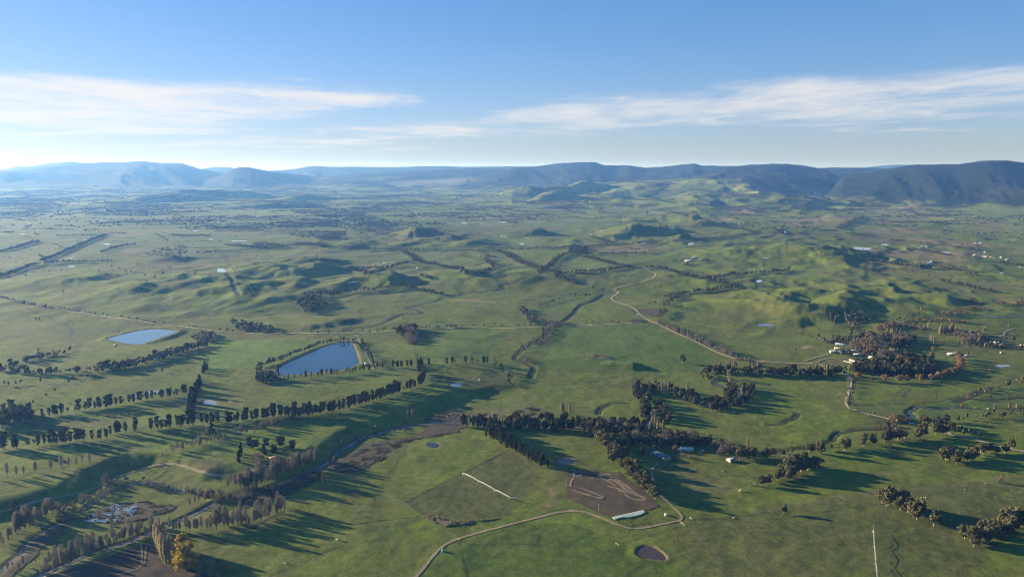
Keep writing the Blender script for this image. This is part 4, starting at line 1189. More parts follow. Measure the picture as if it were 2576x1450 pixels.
row('river', "B2 1640,345 1750,340 1850,335 2000,325", 9, 11, 'tree in the roadside hedge beside the triangular wood', 'hedge by the triangular wood', 0.4, 1, 0.05, mix=('willow', 0.3))
g = 'garden trees of the roadside farm'
fill('river', "B1 2310,300 2350,270 2420,290 2575,300 B2 40,310 200,350 210,380 0,385 B1 2380,370", 12, 13, 'garden tree round the farmhouse on the valley road', g, [('willow', 0.35)])
# --- woods in the middle distance
fill('river', "B2 430,100 455,50 500,12 580,12 650,35 660,80 720,118 660,160 560,205 500,200", 12, 17, 'tree of the dense round wood on the hillside', 'round hillside wood', [('gum', 0.3)])
fill('river', "B2 1395,375 1480,335 1600,330 1605,420 1480,430 1430,410", 11, 16, 'dark tree in the triangular wood by the road', 'triangular wood', [('willow', 0.2)])
fill('willow', "B2 1480,430 1605,420 1612,540 1560,510 1500,470", 11, 15, 'rusty brown tree at the lower tip of the triangular wood', 'brown tip of the triangular wood', [('river', 0.3)])
# --- trees round the deep blue reservoir
g = 'trees round the deep blue reservoir'
lb = 'small evergreen in the ring of trees above the deep blue reservoir'
row('river', "B2 40,850 30,790 45,725 120,705 200,685 300,640 400,595 550,545 640,500 700,490 850,470 1000,470", 6, 10, lb, g, 0.4, 2, 0.1, mix=('gum', 0.3))
fill('river', "B2 10,900 20,830 120,815 210,850 200,890 80,910", 8, 13, 'evergreen in the clump at the corner of the deep blue reservoir', 'reservoir corner clump')
row('pine', "B2 225,858 310,862 420,855", 7, 12, '{n} tall evergreen on the near reservoir bank counted from the corner clump', 'near bank of the reservoir', 0.3)
at('pine', "B2 455,845 500,840 515,835 560,832 622,828 632,826 655,820 662,818 705,815 715,812 755,812 775,812 795,808 820,800 905,790 925,790 945,788 970,786 990,785 1005,782 1050,775 1068,772 1085,770 1140,768", 14, '{n} tall evergreen on the near reservoir bank counted from the corner clump', 'near bank of the reservoir')
row('river', "B2 1065,480 1100,530 1140,600 1180,670 1210,720", 8, 10, '{n} evergreen down the service track counted from the valley road', 'service track trees', 0.3, mix=('willow', 0.2))
at('river', "B2 1215,740 1250,735 1270,740", 12, 'evergreen at the foot of the service track', 'foot of the service track')
at('pine', "B2 1330,725 1380,735 1420,735 1430,735 1465,735 1515,725 1525,725 1560,725 1570,722 1740,715 1920,705 1975,700 2002,705 2110,690 2170,695 2190,695 2230,695 2290,692 2300,692 2330,690", 15, '{n} tall tree of the broken terrace row counted from the service track', 'broken row across the terrace')
row('cypress', "B2 1645,700 1660,760", 7, 15, 'tall tree in the short row down the paddock lane', 'paddock lane row', wf=1.5)
row('pine', "B2 1680,790 1690,830 1675,870 1655,910", 6, 18, 'tall tree in the short row down the paddock lane', 'paddock lane row')
at('bare', "B2 1680,690 1650,690", 15, 'leafless tree on the paddock lane', 'leafless trees on the lane')
row('river', "B2 2380,690 2440,730 2500,790 2560,850 B3 0,930", 9, 13, 'evergreen in the line dropping off the terrace', 'line dropping off the terrace', 0.5, mix=('bare', 0.3))
fill('willow', "B2 2240,770 2310,740 2420,760 2380,810 2290,830", 9, 4, 'low dark bush in the thicket on the terrace slope', 'terrace thicket', [('river', 0.6)])
# --- bare poplars
g = 'bare poplars under the terrace belt'
row('bare', "B1 2010,1450 2100,1425 2300,1395", 4.5, 13, '{n} leafless poplar of the thin plantation below the terrace pines', g, 0.3, 1, 0.05)
row('bare', "B1 2360,1395 2450,1400 2560,1412", 5, 12, '{n} leafless poplar of the thin plantation below the terrace pines', g, 0.3)
row('bare', "B2 0,1385 120,1350 230,1320 350,1265 480,1215", 4.5, 12, '{n} leafless poplar of the thin plantation below the terrace pines', g, 0.3, 2, 0.1, width=6)
row('bare', "C1 1680,235 1760,195 1900,150 2050,110 2260,80", 5, 10, 'leafless sapling in the strip above the curved track', 'strip above the curved track', 0.4, 3, 0.12, width=6)
row('bare', "C1 1350,310 1500,290 1640,250", 7, 7, 'leafless sapling on the shaded scarp', 'saplings on the shaded scarp', 0.6, 2, 0.2)
row('bare', "C1 930,308 820,325 700,345 560,362 400,385 200,425 60,452 -30,470", 11.5, 15, '{n} leafless tree of the spaced terrace row counted from the scarp', 'spaced row of bare trees', 0.18)
at('bare', "C1 790,465", 13, 'lone leafless tree below the spaced row')
row('bare', "C2 -160,560 0,520 150,470 300,410 440,350 590,285", 5.2, 19, 'tall bare poplar in the dense row beside the stony river', 'riverside poplar row', 0.2, 2, 0.04, width=7)
row('bare', "C1 2280,530 2400,545 2500,560 2575,520", 7, 15, 'bare poplar at the loose end of the riverside row', 'loose end of the riverside row', 0.4, 2, 0.1)
row('bare', "C1 1700,985 1850,985 2000,985 2200,968 2400,945 2575,915 C2 60,880 160,845 290,790", 5.5, 18, '{n} bare poplar of the flood bank avenue counted from the tall lombardy poplars', 'flood bank avenue', 0.2, 1, 0.03)
row('bare', "C1 2200,900 2400,870 2575,850 C2 100,800 280,745", 6.0, 18, '{n} bare poplar in the back row of the flood bank avenue', 'back row of the flood bank avenue', 0.3, 1, 0.08)
row('bare', "C1 1590,1000 1400,1050 1200,1115 1000,1195 800,1275 620,1350 430,1430", 5.0, 15, '{n} bare poplar above the ploughed paddock counted from the tall lombardy poplars', 'row above the ploughed paddock', 0.2, 1)
row('bare', "C1 520,1340 700,1270 900,1180 1100,1105 1300,1040 1560,955", 5.5, 14, 'bare poplar in the inner row behind the ploughed paddock', 'inner row behind the ploughed paddock', 0.3, 2, 0.08, width=7)
row('bare', "C1 180,1010 280,950 400,880 540,800", 5.0, 20, 'tall bare poplar in the row by the dry river channel', 'row by the dry river channel', 0.3, 2, 0.05, width=7)
row('bare', "C1 0,1150 120,1060 200,1000", 6, 12, 'scruffy bare tree at the head of the dry channel', 'head of the dry channel', 0.5, 2, 0.2)
row('bare', "C1 0,1440 120,1380 250,1370 420,1300", 7, 9, 'scruffy bare sapling in the lower corner', 'saplings in the lower corner', 0.6, 2, 0.2)
at('bare', "C1 1910,740 1960,715 2000,705 2060,690", 13, 'bare tree on the bank above the marsh', 'bare trees above the marsh')
at('bare', "C1 640,1060 780,1040 920,945", 9, 'bare sapling on the striped flat', 'saplings on the striped flat')
at('bare', "C1 1000,905", 15, 'bare tree standing in the wetland')
g = 'tall poplars above the ploughed paddock'
at('lombardy', "C1 1580,1130 1600,1160 1620,1230 1650,1130 1660,1200 1640,1290 1690,1220 1700,1290 1670,1310 1715,1310 1740,1320 1600,1200", 27, 'very tall leafless lombardy poplar at the corner of the ploughed paddock', g, 1.25)
at('golden', "C1 1845,1270", 31, 'taller yellow poplar rising behind its golden twin', wf=1.3)
at('golden', "C1 1870,1385", 28, 'golden yellow poplar in autumn leaf by the ploughed paddock', wf=1.7)
at('willow', "C1 2030,1405 2010,1440", 13, 'dark leafless bush beside the golden poplar', 'bushes beside the golden poplar', 0.7)
at('willow', "C1 2160,1400 2230,1385 2130,1440 2250,1420", 12, 'grey leafless tree at the field corner beyond the golden poplar', 'grey trees at the field corner', 0.8)
# --- scrub of the river flats
g = 'brown scrub on the river flat'
fill('willow', "C1 560,840 590,760 720,680 960,640 985,700 860,790 700,860 580,900", 10, 7, 'rusty leafless willow in the thicket on the river flat', g, hv=0.3)
fill('willow', "C1 1040,580 1040,480 1160,450 1170,540 1130,620 1000,680", 9, 9, 'grey leafless willow in the thicket at the track bend', 'thicket at the track bend', [('bare', 0.3)], hv=0.3)
fill('willow', "C1 1170,540 1180,470 1350,450 1480,490 1700,560 2080,610 2100,660 1700,620 1500,560", 10, 6, 'leafless willow along the small creek across the flat', 'willows along the small creek', [('bare', 0.15)], hv=0.3)
fill('willow', "C1 2080,700 2080,620 2300,600 2575,560 2575,660 2300,720", 9, 8, 'dark leafless willow in the marsh by the riverside poplars', 'marsh willows', [('bare', 0.25)], hv=0.3)
at('willow', "C1 1085,420 1190,365 1280,335", 6, 'small rusty bush on the shaded scarp', 'bushes on the scarp')
at('river', "C1 150,790 170,860 250,800", 12, 'dark evergreen on the bank below the pale track', 'evergreens below the pale track')
at('willow', "C2 1205,1 1020,60 B2 1210,1350", 7, 'brown leafless willow beside the stony river', 'willows beside the stony river')
at('bare', "C2 750,345 790,325", 13, 'bare tree on the edge of the brown rushes', 'bare trees by the rushes')
at('lombardy', "C2 675,515", 21, 'single bare lombardy poplar on the river bank')
at('river', "C2 640,465", 11, 'round tree beside the single lombardy poplar')
at('lombardy', "B2 1530,1258", 18, 'narrow bare poplar standing alone above the brown river bed')
at('lombardy', "B2 1570,1250 1585,1252", 18, 'narrow bare poplar of the close pair above the river bed', 'close pair of poplars')
at('willow', "B2 1390,1380 1490,1380", 6, 'low brown bush in the river bed', 'bushes in the river bed')
# --- grove on the terrace spur
g = 'grove on the terrace spur'
at('pine', "C2 10,150 110,140 240,135 260,140 355,155 370,170 C1 2510,150 2550,160", 15, 'round-topped pine along the upper side of the spur grove', g, 1.7)
at('cypress', "C1 2400,300 2405,270 2415,240 2425,210", 17, 'dark cypress in the short row beside the spur grove', 'short row of cypresses', 1.2)
at('cypress', "C2 80,215 170,200 200,200", 15, 'pointed dark conifer inside the spur grove', 'pointed conifers in the grove', 1.6)
at('willow', "C1 2560,290 C2 20,270 50,290 20,330", 12, 'grey leafless tree inside the spur grove', 'leafless trees in the grove', 0.8)
at('willow', "C2 300,170 330,170", 8, 'pale leafless bush at the edge of the spur grove', 'pale bushes at the grove edge', 0.7)
at('river', "C2 120,350 200,290 55,330", 8, 'small evergreen by the cottage in the spur grove', 'evergreens by the cottage')
# --- river meander
g = 'trees on the river meander'
lb = 'dark evergreen lining the looping river'
for s in ["B3 1235,1000 1250,960 1300,925 1420,908 1500,930 1560,955", "B3 1270,1000 1330,990 1380,1000 1400,960 1480,955", "B3 1560,950 1640,985 1720,1010 1800,1030 1900,1075", "B3 1620,1015 1700,1045 1800,1085 1900,1125 2000,1150 2100,1160",
          "B3 1920,1085 2000,1095 2100,1090 2190,1075", "B3 2100,1155 2200,1140 2300,1110 2370,1060 2390,1000 2360,950", "B3 2200,1080 2210,1020 2215,960", "B3 1240,1000 1280,1050 1320,1100 1370,1170 1350,1220 1310,1250",
          "B3 1430,1060 1470,1100 1490,1140 1520,1190 1560,1230 1540,1290"]:
    row('river', s, 7.5, 13, lb, g, 0.5, 2, 0.1, width=7, mix=('gum', 0.25))
at('lombardy', "B3 1505,975 1570,985 1765,992 2320,1005 2310,1015", 19, 'tall pale lombardy poplar above the river loop', 'poplars above the river loop')
at('lombardy', "B3 2175,850 2185,905 2195,915", 21, 'tall pale lombardy poplar inside the upper river bend', 'poplars inside the upper bend')
at('lombardy', "B3 2050,765 2080,772 2092,772", 19, 'tall pale lombardy poplar at the head of the river loop', 'poplars at the head of the loop')
at('lombardy', "B3 2195,735 2235,740 2250,742 2262,740", 17, 'tall poplar just turning bare beside the ring of pale grass', 'poplars beside the grass ring')
at('lombardy', "B3 500,1195 518,1195", 19, 'pale bare poplar of the near pair in the flat paddock', 'pale pair in the flat paddock')
at('lombardy', "B3 580,1220", 20, 'lone pale poplar next to the pair in the flat paddock')
at('lombardy', "B3 1385,1390 1400,1385 1412,1350 1465,1368 1522,1378 1440,1330", 20, 'pale bare poplar in the belt below the river loop', 'poplars below the river loop', 1.1)
at('oak', "B3 1430,1275", 11, 'orange autumn tree in the belt below the river loop')
at('gum', "B3 1715,690", 19, 'lone eucalyptus with a long shadow in the open paddock')
at('river', "B3 1190,1085", 8, 'dark bush beside the little oxbow')
g = 'belt above the upper bend'
row('river', "B3 1920,810 1960,850 2020,875", 8, 12, 'evergreen in the belt curving round the upper bend', g, 0.4, 2, 0.05, width=8, mix=('gum', 0.2))
row('river', "B3 1960,785 2100,780 2250,790 2400,800 2575,815 B4 150,810 300,805 500,815 740,805", 9, 15, 'evergreen in the broad dark belt along the far river bank', 'far river bank belt', 0.5, 3, 0.05, width=10, mix=('gum', 0.2))
at('lombardy', "B4 400,815 410,812 480,800 490,800 570,790 590,785 605,790 640,790 550,810 B3 2490,765 2505,765 2470,765", 20, 'pale poplar rising out of the broad dark river belt', 'poplars in the river belt', 1.1)
at('oak', "B3 1960,790 1990,780", 9, 'orange shrubby tree at the start of the river belt', 'orange trees at the belt start')
row('willow', "B3 1470,292 1600,355 1750,425 1900,490 2000,530 2100,580 2225,630", 8.5, 11, '{n} leafless grey tree of the homestead road avenue counted from the junction', 'avenue along the homestead road', 0.25, 1, wf=0.8)
row('willow', "B3 1500,290 1650,350 1800,420 1950,480 2080,545 2200,600", 9, 10, '{n} grey tree in the back row of the homestead road counted from the junction', 'back row of the homestead road', 0.35, 1, 0.15, wf=0.8)
row('willow', "B3 2250,645 2330,660 2400,690 2480,730", 8, 10, 'brownish leafless tree where the road meets the river belt', 'trees where road meets belt', 0.4, 2, 0.1, wf=0.8, mix=('river', 0.3))
fill('willow', "B3 1155,280 1180,255 1260,245 1340,265 1330,280 1200,288", 7, 6, 'grey bush in the roadside thicket near the junction', 'thicket near the junction')
# --- creek scrub centre
g = 'creek scrub in the centre'
lb = 'brown leafless willow in the scrubby creek bed'
for s in ["B3 340,330 360,400 330,450 250,470 170,510 100,570 50,620", "B3 390,350 400,420 370,460 290,490 240,520"]:
    row('willow', s, 7, 9, lb, g, 0.5, 2, 0.1, width=7, wf=0.7, mix=('river', 0.45))
fill('willow', "B3 40,640 90,620 180,640 245,690 200,708 110,690", 6.5, 4.5, 'low brown scrub bush on the creek bend', 'scrub on the creek bend', hv=0.3)
fill('river', "B3 75,170 100,135 150,150 170,210 235,280 180,300 110,230", 9, 12, 'dark tree in the strip above the road crossing', 'strip above the road crossing', [('willow', 0.3)])
fill('willow', "B3 300,310 330,290 480,270 570,300 500,325 360,330", 8, 9, 'leafless bush at the creek crossing', 'bushes at the creek crossing', [('river', 0.3)], wf=0.8)
row('river', "B3 200,120 300,105 450,65 600,30 730,0 A3 740,1440 960,1360", 9, 10, 'evergreen in the hedge climbing to the farm road', 'hedge climbing to the farm road', 0.4, 1, 0.1, mix=('willow', 0.2))
row('river', "B3 1700,5 1620,50 1560,85 1535,130", 8, 13, 'evergreen in the belt above the fallow field', 'belt above the fallow field', 0.4, 2, 0.05, width=8, mix=('gum', 0.3))
row('gum', "B3 1530,170 1510,210 1480,240 1460,245", 7, 12, 'eucalyptus in the belt beside the fallow field', 'belt beside the fallow field', 0.4, 2, width=7)
at('river', "B2 1490,258", 11, 'lone tree beside the winding creek')
at('river', "B2 30,190 60,190", 12, 'lone tree on the slope left of the round wood', 'trees left of the round wood')
# --- lower river belt
g = 'lower river belt'
lb = 'big dark evergreen in the belt above the shaded paddock'
row('river', "B2 2110,1320 2250,1330 2400,1335 2575,1335", 10, 17, lb, g, 0.4, 1, 0.05)
row('lombardy', "B2 2110,1330 2250,1325 2400,1315 2575,1310", 6, 16, '{n} tan leafless poplar of the river bed screen counted from the river bend', 'screen along the river bed', 0.3, 1, wf=1.3)
row('river', "B3 -60,1340 100,1345 250,1350 400,1355 600,1355", 9, 17, lb, g, 0.4, 2, 0.05, width=9, mix=('pine', 0.2))
row('river', "B3 0,1270 200,1275 400,1270 600,1290", 9, 12, lb, g, 0.5, 2, 0.15, width=9)
row('lombardy', "B3 0,1350 100,1345 300,1360", 8, 14, '{n} tan leafless poplar of the river bed screen counted from the river bend', 'screen along the river bed', 0.4, wf=1.2)
fill('river', "B3 650,1290 800,1310 1000,1290 1200,1300 1330,1280 1400,1330 1250,1400 1000,1420 850,1400 700,1370", 10, 14, 'evergreen in the wide thicket where the river belts meet', 'thicket where the belts meet', [('willow', 0.3), ('lombardy', 0.12)], keep=0.8)
g = 'farm belt trees'
lb = 'olive eucalyptus in the belt from the river to the farm shed'
row('gum', "C3 850,10 880,60 920,110 980,170 1040,220 1090,280", 10, 17, lb, g, 0.4, 2, 0.05, width=10)
fill('river', "B3 850,1400 1000,1420 1250,1420 1350,1450 C3 1150,60 1180,170 1100,160 960,90 870,20", 10, 15, 'dark tree in the farm wood behind the eucalyptus belt', 'farm wood behind the belt', [('gum', 0.35)], keep=0.9)
at('gum', "C3 1000,305", 15, 'spreading eucalyptus at the edge of the brown paddock')
row('gum', "C3 1140,345 1200,420 1260,490 1330,560 1400,620 1450,665", 8, 17, 'olive eucalyptus in the belt beside the brown paddock', 'belt beside the brown paddock', 0.35, 2, 0.03, width=7)
row('pine', "C3 -20,165 60,200 130,235", 6.5, 17, 'dense conical tree in the shelterbelt above the irrigator', 'shelterbelt above the irrigator', 0.3, 2, width=6, wf=1.0)
row('pine', "C3 180,265 240,300 320,345", 6.5, 16, 'dense conical tree in the shelterbelt above the irrigator', 'shelterbelt above the irrigator', 0.3, 2, width=6)
row('pine', "B2 2340,1420 2420,1450 C2 2400,60 2500,110 2575,150", 6.5, 18, 'dense conical tree in the shelterbelt above the irrigator', 'shelterbelt above the irrigator', 0.3, 2, width=6)
fill('river', "B2 2300,1370 2400,1340 2450,1400 2400,1430 2330,1410", 9, 16, 'big round tree at the top of the shelterbelt', 'top of the shelterbelt')
# farmstead garden
g = 'farmstead garden trees'
lb = 'mixed garden tree round the farmstead'
fill('river', "C3 1180,130 1190,60 1400,70 1560,30 1700,60 1900,100 2050,120 1900,150 1720,130 1560,150 1380,120 1250,130", 9, 15, lb, g, [('willow', 0.35), ('gum', 0.1)], keep=0.85)
fill('willow', "C3 2010,200 2060,140 2180,150 2280,200 2220,250 2080,230", 9, 12, 'pale grey leafless tree in the clump behind the small shed', 'grey clump behind the shed', [('bare', 0.2)], wf=0.8)
fill('river', "C3 2050,110 2200,120 2300,170 2200,150", 10, 12, 'dark tree behind the grey clump', 'dark trees behind the grey clump')
at('gum', "C3 2290,270 2320,260 2370,250 2410,245", 17, 'spreading eucalyptus beside the small shed', 'eucalypts beside the small shed')
at('oak', "C3 1290,100 1640,185", 11, 'bare reddish garden tree beside the farmhouse', 'reddish garden trees')
at('willow', "C3 1790,265 1715,240 1640,190", 8, 'brown bush on the lawn by the farm sheds', 'bushes on the lawn', 0.8)
at('river', "C3 1320,220 1305,225 1130,220 1170,205", 12, 'round dark tree on the lawn above the big shed', 'dark trees above the big shed')
at('lombardy', "C3 1357,190 1370,192 1387,190 1415,190 1437,182 1472,182", 9, 'thin young poplar in the short garden row', 'short garden row')
at('lombardy', "C3 2370,165", 20, 'single pale poplar at the end of the farmstead garden')
at('oak', "C3 1985,60 2110,110 2140,105", 8, 'pink-brown bush by the garden creek', 'pink-brown bushes')
at('cypress', "C3 2205,160", 10, 'small pointed cypress in the garden corner')
at('willow', "C3 2390,525 2455,545 2140,410", 6, 'low bare bush near the eucalyptus clump', 'bare bushes near the clump')
# --- eucalypts of the right foreground
g = 'white-trunked eucalypts on the creek bank'
lb = '{n} white-trunked eucalyptus along the creek bank counted from the small pale-walled shed'
row('gum', "C3 2480,270 2575,260 C4 0,250 120,245 300,225 470,210", 10, 14, lb, g, 0.35, 1, 0.05)
row('gum', "C4 520,195 650,175 760,165 900,145 1100,120", 11, 15, lb, g, 0.3, 1, 0.05)
row('gum', "C4 1150,100 1300,70 1500,50 1650,25 1750,10 B4 1860,1400", 10, 17, lb, g, 0.35, 1, 0.05, mix=('river', 0.15))
row('river', "B4 1880,1380 1980,1395 2050,1410 2110,1430", 8, 13, '{n} dense dark tree of the belt beside the pale road', 'belt beside the pale road', 0.4, 2, width=8)
row('gum', "B4 1560,1300 1640,1300 1720,1320 1800,1340", 10, 16, 'eucalyptus in the clump at the bend of the pale road', 'clump at the road bend', 0.4, 2, width=10)
row('river', "B4 1680,1290 1850,1270 2050,1255 2250,1240 2420,1215 2575,1200", 11, 12, '{n} evergreen of the sunny bank row counted from the road bend', 'long row on the sunny bank', 0.35, 1, 0.08, mix=('gum', 0.3))
g = 'eucalyptus clump in the open paddock'
row('gum', "C3 2480,540 2530,550 2575,530 C4 20,510 120,470", 8, 15, '{n} eucalyptus up the long clump counted from the low bare bushes', g, 0.3, 1)
row('gum', "C4 150,465 220,430 290,400 370,370 415,345", 8, 18, 'tall eucalyptus in the upper half of the long clump', 'upper half of the long clump', 0.35, 2, width=9)
row('gum', "C4 1205,715 1250,740 1300,760 1350,770", 9, 19, 'broad eucalyptus in the first of two clumps above the irrigator', 'first clump above the irrigator', 0.4, 2, width=9)
row('gum', "C4 1410,815 1480,850 1560,890 1620,910", 9, 19, 'broad eucalyptus in the second clump above the irrigator', 'second clump above the irrigator', 0.4, 2, width=9)
row('gum', "C4 2060,1140 2130,1105 2200,1065 2290,1030 2400,985 2500,935 2575,900", 11, 19, 'broad eucalyptus in the row at the paddock corner', 'row at the paddock corner', 0.35, 2, width=9)
row('gum', "C4 1790,310 1850,305 1900,290 1990,275 2060,265", 10, 15, 'eucalyptus in the denser clump below the pale road', 'left clump below the pale road', 0.35, 2, width=9)
row('gum', "C4 2110,240 2200,220 2340,205 2440,185 2490,180", 11, 17, '{n} eucalyptus of the right clump counted from the denser clump', 'right clump below the pale road', 0.35, 1)
at('gum', "C4 160,812", 13, 'lone slender eucalyptus casting a long shadow')
at('willow', "C4 2330,500", 12, 'lone leafless bush tree on the airstrip edge', wf=0.8)
at('river', "C4 1225,185", 13, 'solitary dark tree below the white-trunked row')
at('river', "C4 1305,195", 6, 'little dark bush beside the solitary tree')
at('willow', "C4 695,65 490,130 535,100 385,150 235,145", 8, 'pinkish bare willow in the ditch', 'bare willows in the ditch', 0.7)
at('oak', "B4 815,1372 1120,1350 1175,1350 1255,1340 1285,1335 1210,1290", 7, 'golden-brown bush along the lower creek', 'golden bushes along the lower creek', 1.2)
fill('willow', "B4 1205,1260 1250,1230 1380,1250 1430,1290 1300,1300", 8, 8, 'golden brown willow at the road bridge', 'willows at the road bridge', [('oak', 0.4)])
at('oak', "B4 1550,1125 1950,1140", 9, 'rusty round bush on the near creek', 'rusty bushes on the near creek')
at('oak', "B4 2430,1130", 8, 'orange bush in the far corner of the creek paddock')
row('willow', "B4 780,1080 830,1150 900,1180 1000,1210 1110,1225", 9, 6, 'low bare hedge bush along the avenue track', 'hedge along the avenue track', 0.4, wf=0.8)
row('willow', "B4 830,880 810,940 790,1000 760,1070", 14, 8, '{n} small bare tree down the avenue counted from the orange oak', 'bare trees on the avenue', 0.2, wf=0.7)
row('willow', "B4 860,880 850,950 830,1020 810,1080", 16, 8, '{n} small bare tree down the fenced side counted from the orange oak', 'bare trees on the fenced side', 0.2, wf=0.7)
row('river', "B4 2260,1055 2400,1050 2575,1010", 12, 10, 'dark tree along the far creek', 'dark trees along the far creek', 0.5, 1, 0.2)
row('river', "B4 1990,1040 2060,1015 2200,970 2280,940", 11, 9, 'tree along the middle creek', 'trees along the middle creek', 0.5, 1, 0.2, mix=('willow', 0.5))
at('gum', "B4 2390,930 2420,930 2500,910 2560,900 2540,920", 16, 'dark spreading eucalyptus by the far creek', 'eucalypts by the far creek')
row('willow', "B4 2210,1160 2300,1165 2420,1140 2575,1165", 12, 8, 'pale scrubby tree on the sunny bank', 'scrubby trees on the sunny bank', 0.6)
# --- homestead
g = 'autumn oaks of the homestead avenue'
lb = '{n} rusty brown oak of the curved row counted from the bright orange oak'
at('oak', "B4 1045,865", 13, 'small grey-brown oak beside the orange oak', wf=0.9)
at('oak', "B4 905,860", 17, 'bright orange oak at the end of the avenue track')
at('oak', "B4 1180,885 1310,880 1340,880 1405,880 1530,870 1640,860 1720,850 1760,840 1800,830 1845,810 1880,800 1895,790", 17, lb, g)
at('oak', "B4 1920,760 1935,740 1945,715 1930,695 1950,690 1925,670 1940,655 1910,650", 16, '{n} brown oak up the paddock drive counted from the curved oak row', 'column beside the paddock drive')
at('willow', "B4 815,880", 12, 'dark leafless round tree opposite the orange oak')
g = 'dark homestead wood'
lb = 'dark evergreen in the wood round the homestead'
fill('river', "B4 860,790 880,720 1010,700 1100,680 1280,700 1350,660 1400,620 1480,650 1600,690 1700,760 1670,830 1500,830 1280,820 1100,810", 11, 18, lb, g, [('gum', 0.25), ('lombardy', 0.05)])
fill('river', "B4 820,560 850,480 900,440 1200,430 1300,420 1400,440 1475,490 1450,530 1300,540 1230,570 1300,640 1150,660 1000,620 920,600", 11, 17, 'tree in the upper homestead wood by the creek', 'upper homestead wood', [('willow', 0.3), ('oak', 0.08), ('lombardy', 0.10)])
fill('willow', "B4 480,450 620,450 700,480 600,500 520,480", 10, 10, 'bushy garden tree behind the homestead roofs', 'garden behind the roofs', [('river', 0.4)])
fill('river', "B4 640,450 820,430 870,450 840,500 720,490", 11, 13, 'dark tree sheltering the homestead roofs', 'trees sheltering the roofs')
fill('willow', "B4 690,600 720,570 820,580 810,620 720,620", 10, 10, 'leafless tree in front of the homestead sheds', 'leafless trees by the sheds')
fill('river', "B4 740,740 880,720 1000,720 870,790 780,770", 10, 11, 'low dark tree along the river below the bales', 'low trees below the bales', [('willow', 0.3)])
at('lombardy', "B4 1230,620 1245,625 1260,630 1275,625 1300,620 1215,615 1320,690 1340,690 1300,690 1305,700", 19, 'pale poplar in the middle of the homestead wood', 'poplars in the homestead wood', 1.1)
at('lombardy', "B4 1635,660 1648,660 1662,662 1625,655", 18, 'pale poplar in the clump on the open paddock', 'poplar clump on the open paddock', 1.2)
at('oak', "B4 1665,575", 14, 'leafless round tree by the paddock drive')
at('oak', "B4 1100,625", 12, 'orange tree deep in the homestead wood')
at('golden', "B4 1180,660", 10, 'yellow-green tree in the homestead garden', wf=1.5)
row('lombardy', "B4 1200,395 1260,405 1320,415 1375,425", 6, 14, 'tan poplar in the row on the wood top', 'row on the wood top', 0.5, 2, width=8, wf=1.2)
g = 'far poplar clumps'
at('lombardy', "B4 1520,350 1535,352 1550,352 1565,350", 17, 'pale poplar in the far clump of four', 'far clump of four', 1.2)
at('lombardy', "B4 1610,340 1620,342", 18, 'pale poplar of the far pair', 'far pair', 1.1)
row('lombardy', "B4 1725,400 1780,402 1840,398 1880,390", 6, 21, 'pale poplar in the big dense far clump', 'big dense far clump', 0.3, 2, width=7, wf=1.2)
at('lombardy', "B4 2165,385 2178,385 2192,385", 16, 'pale poplar in the far clump of three', 'far clump of three', 1.2)
at('lombardy', "B4 2418,342", 14, 'single far poplar near the bank track')
row('lombardy', "B4 1610,460 1680,470 1750,475 1830,485", 9, 11, '{n} small poplar of the far paddock hedge counted from the pale pair', 'far paddock hedge', 0.3, wf=1.2)
row('lombardy', "B4 1630,475 1690,500", 7, 13, 'pale poplar in front of the far hedge', 'front of the far hedge', 0.3, wf=1.2)
at('lombardy', "B4 2440,115 2455,118 2495,115 1535,165 680,255 665,305", 15, 'far thin poplar by the willow creek', 'thin poplars by the willow creek')
g = 'willows of the far creek'
fill('oak', "B4 1070,370 1100,330 1200,300 1300,300 1260,350 1150,370", 10, 10, 'tan leafless willow at the head of the homestead creek', 'willows at the creek head', [('willow', 0.4)])
for s in ["B4 1300,300 1450,270 1600,265 1800,270 2000,285", "B4 1290,330 1380,310 1480,340", "B4 1750,210 1800,195 1950,190 2050,200", "B4 1960,150 2080,145 2150,140", "B4 1950,70 2050,65 2150,95", "B4 2300,110 2400,95 2480,105 2575,60"]:
    row('oak', s, 9, 8, 'rust-brown willow along the far winding creek', g, 0.6, 2, 0.1, mix=('willow', 0.5))
row('river', "B4 1300,260 1400,240 1500,215 1600,205", 10, 9, 'evergreen along the far winding creek', 'evergreens of the far creek', 0.5, 2, 0.1)
fill('river', "B4 750,290 770,200 900,200 1000,240 1050,265 920,280 880,370 830,420 790,330", 12, 12, 'dark tree in the gully below the knobbly hill', 'gully below the knobbly hill', [('willow', 0.3)], keep=0.85)
fill('willow', "B4 1870,400 1920,370 1980,390 2100,400 2200,440 2220,480 2060,500 1960,490", 11, 13, 'leafless tree in the far garden wood', 'far garden wood', [('river', 0.45)])
fill('river', "B4 1900,490 2200,500 2575,530 2575,560 2200,545 1950,510", 11, 10, 'evergreen in the far farm hedge', 'far farm hedge', [('willow', 0.2)])
row('river', "B4 2240,530 2300,500 2400,490 2575,510", 12, 12, 'evergreen behind the far white shed', 'trees behind the far shed', 0.6, 2, 0.1)
at('gum', "B4 270,590 590,560", 14, 'eucalyptus on the homestead lawn', 'eucalypts on the homestead lawn')
at('river', "B4 385,500 240,670", 10, 'small tree near the pale yard', 'small trees near the pale yard')
at('gum', "B4 2010,625", 15, 'eucalyptus beside the far white house')
row('river', "B4 320,420 400,425 470,440", 10, 10, 'tree on the lane to the knobbly hill', 'trees on the lane', 0.5)
at('bare', "B4 2235,780", 9, 'small bare tree near the shallow puddle')
fill('river', "B4 540,130 700,200 740,260 600,250 560,200", 15, 9, 'dark scrubby tree in the knobbly hill gully', 'scrub in the hill gully', [('willow', 0.4)], keep=0.6)
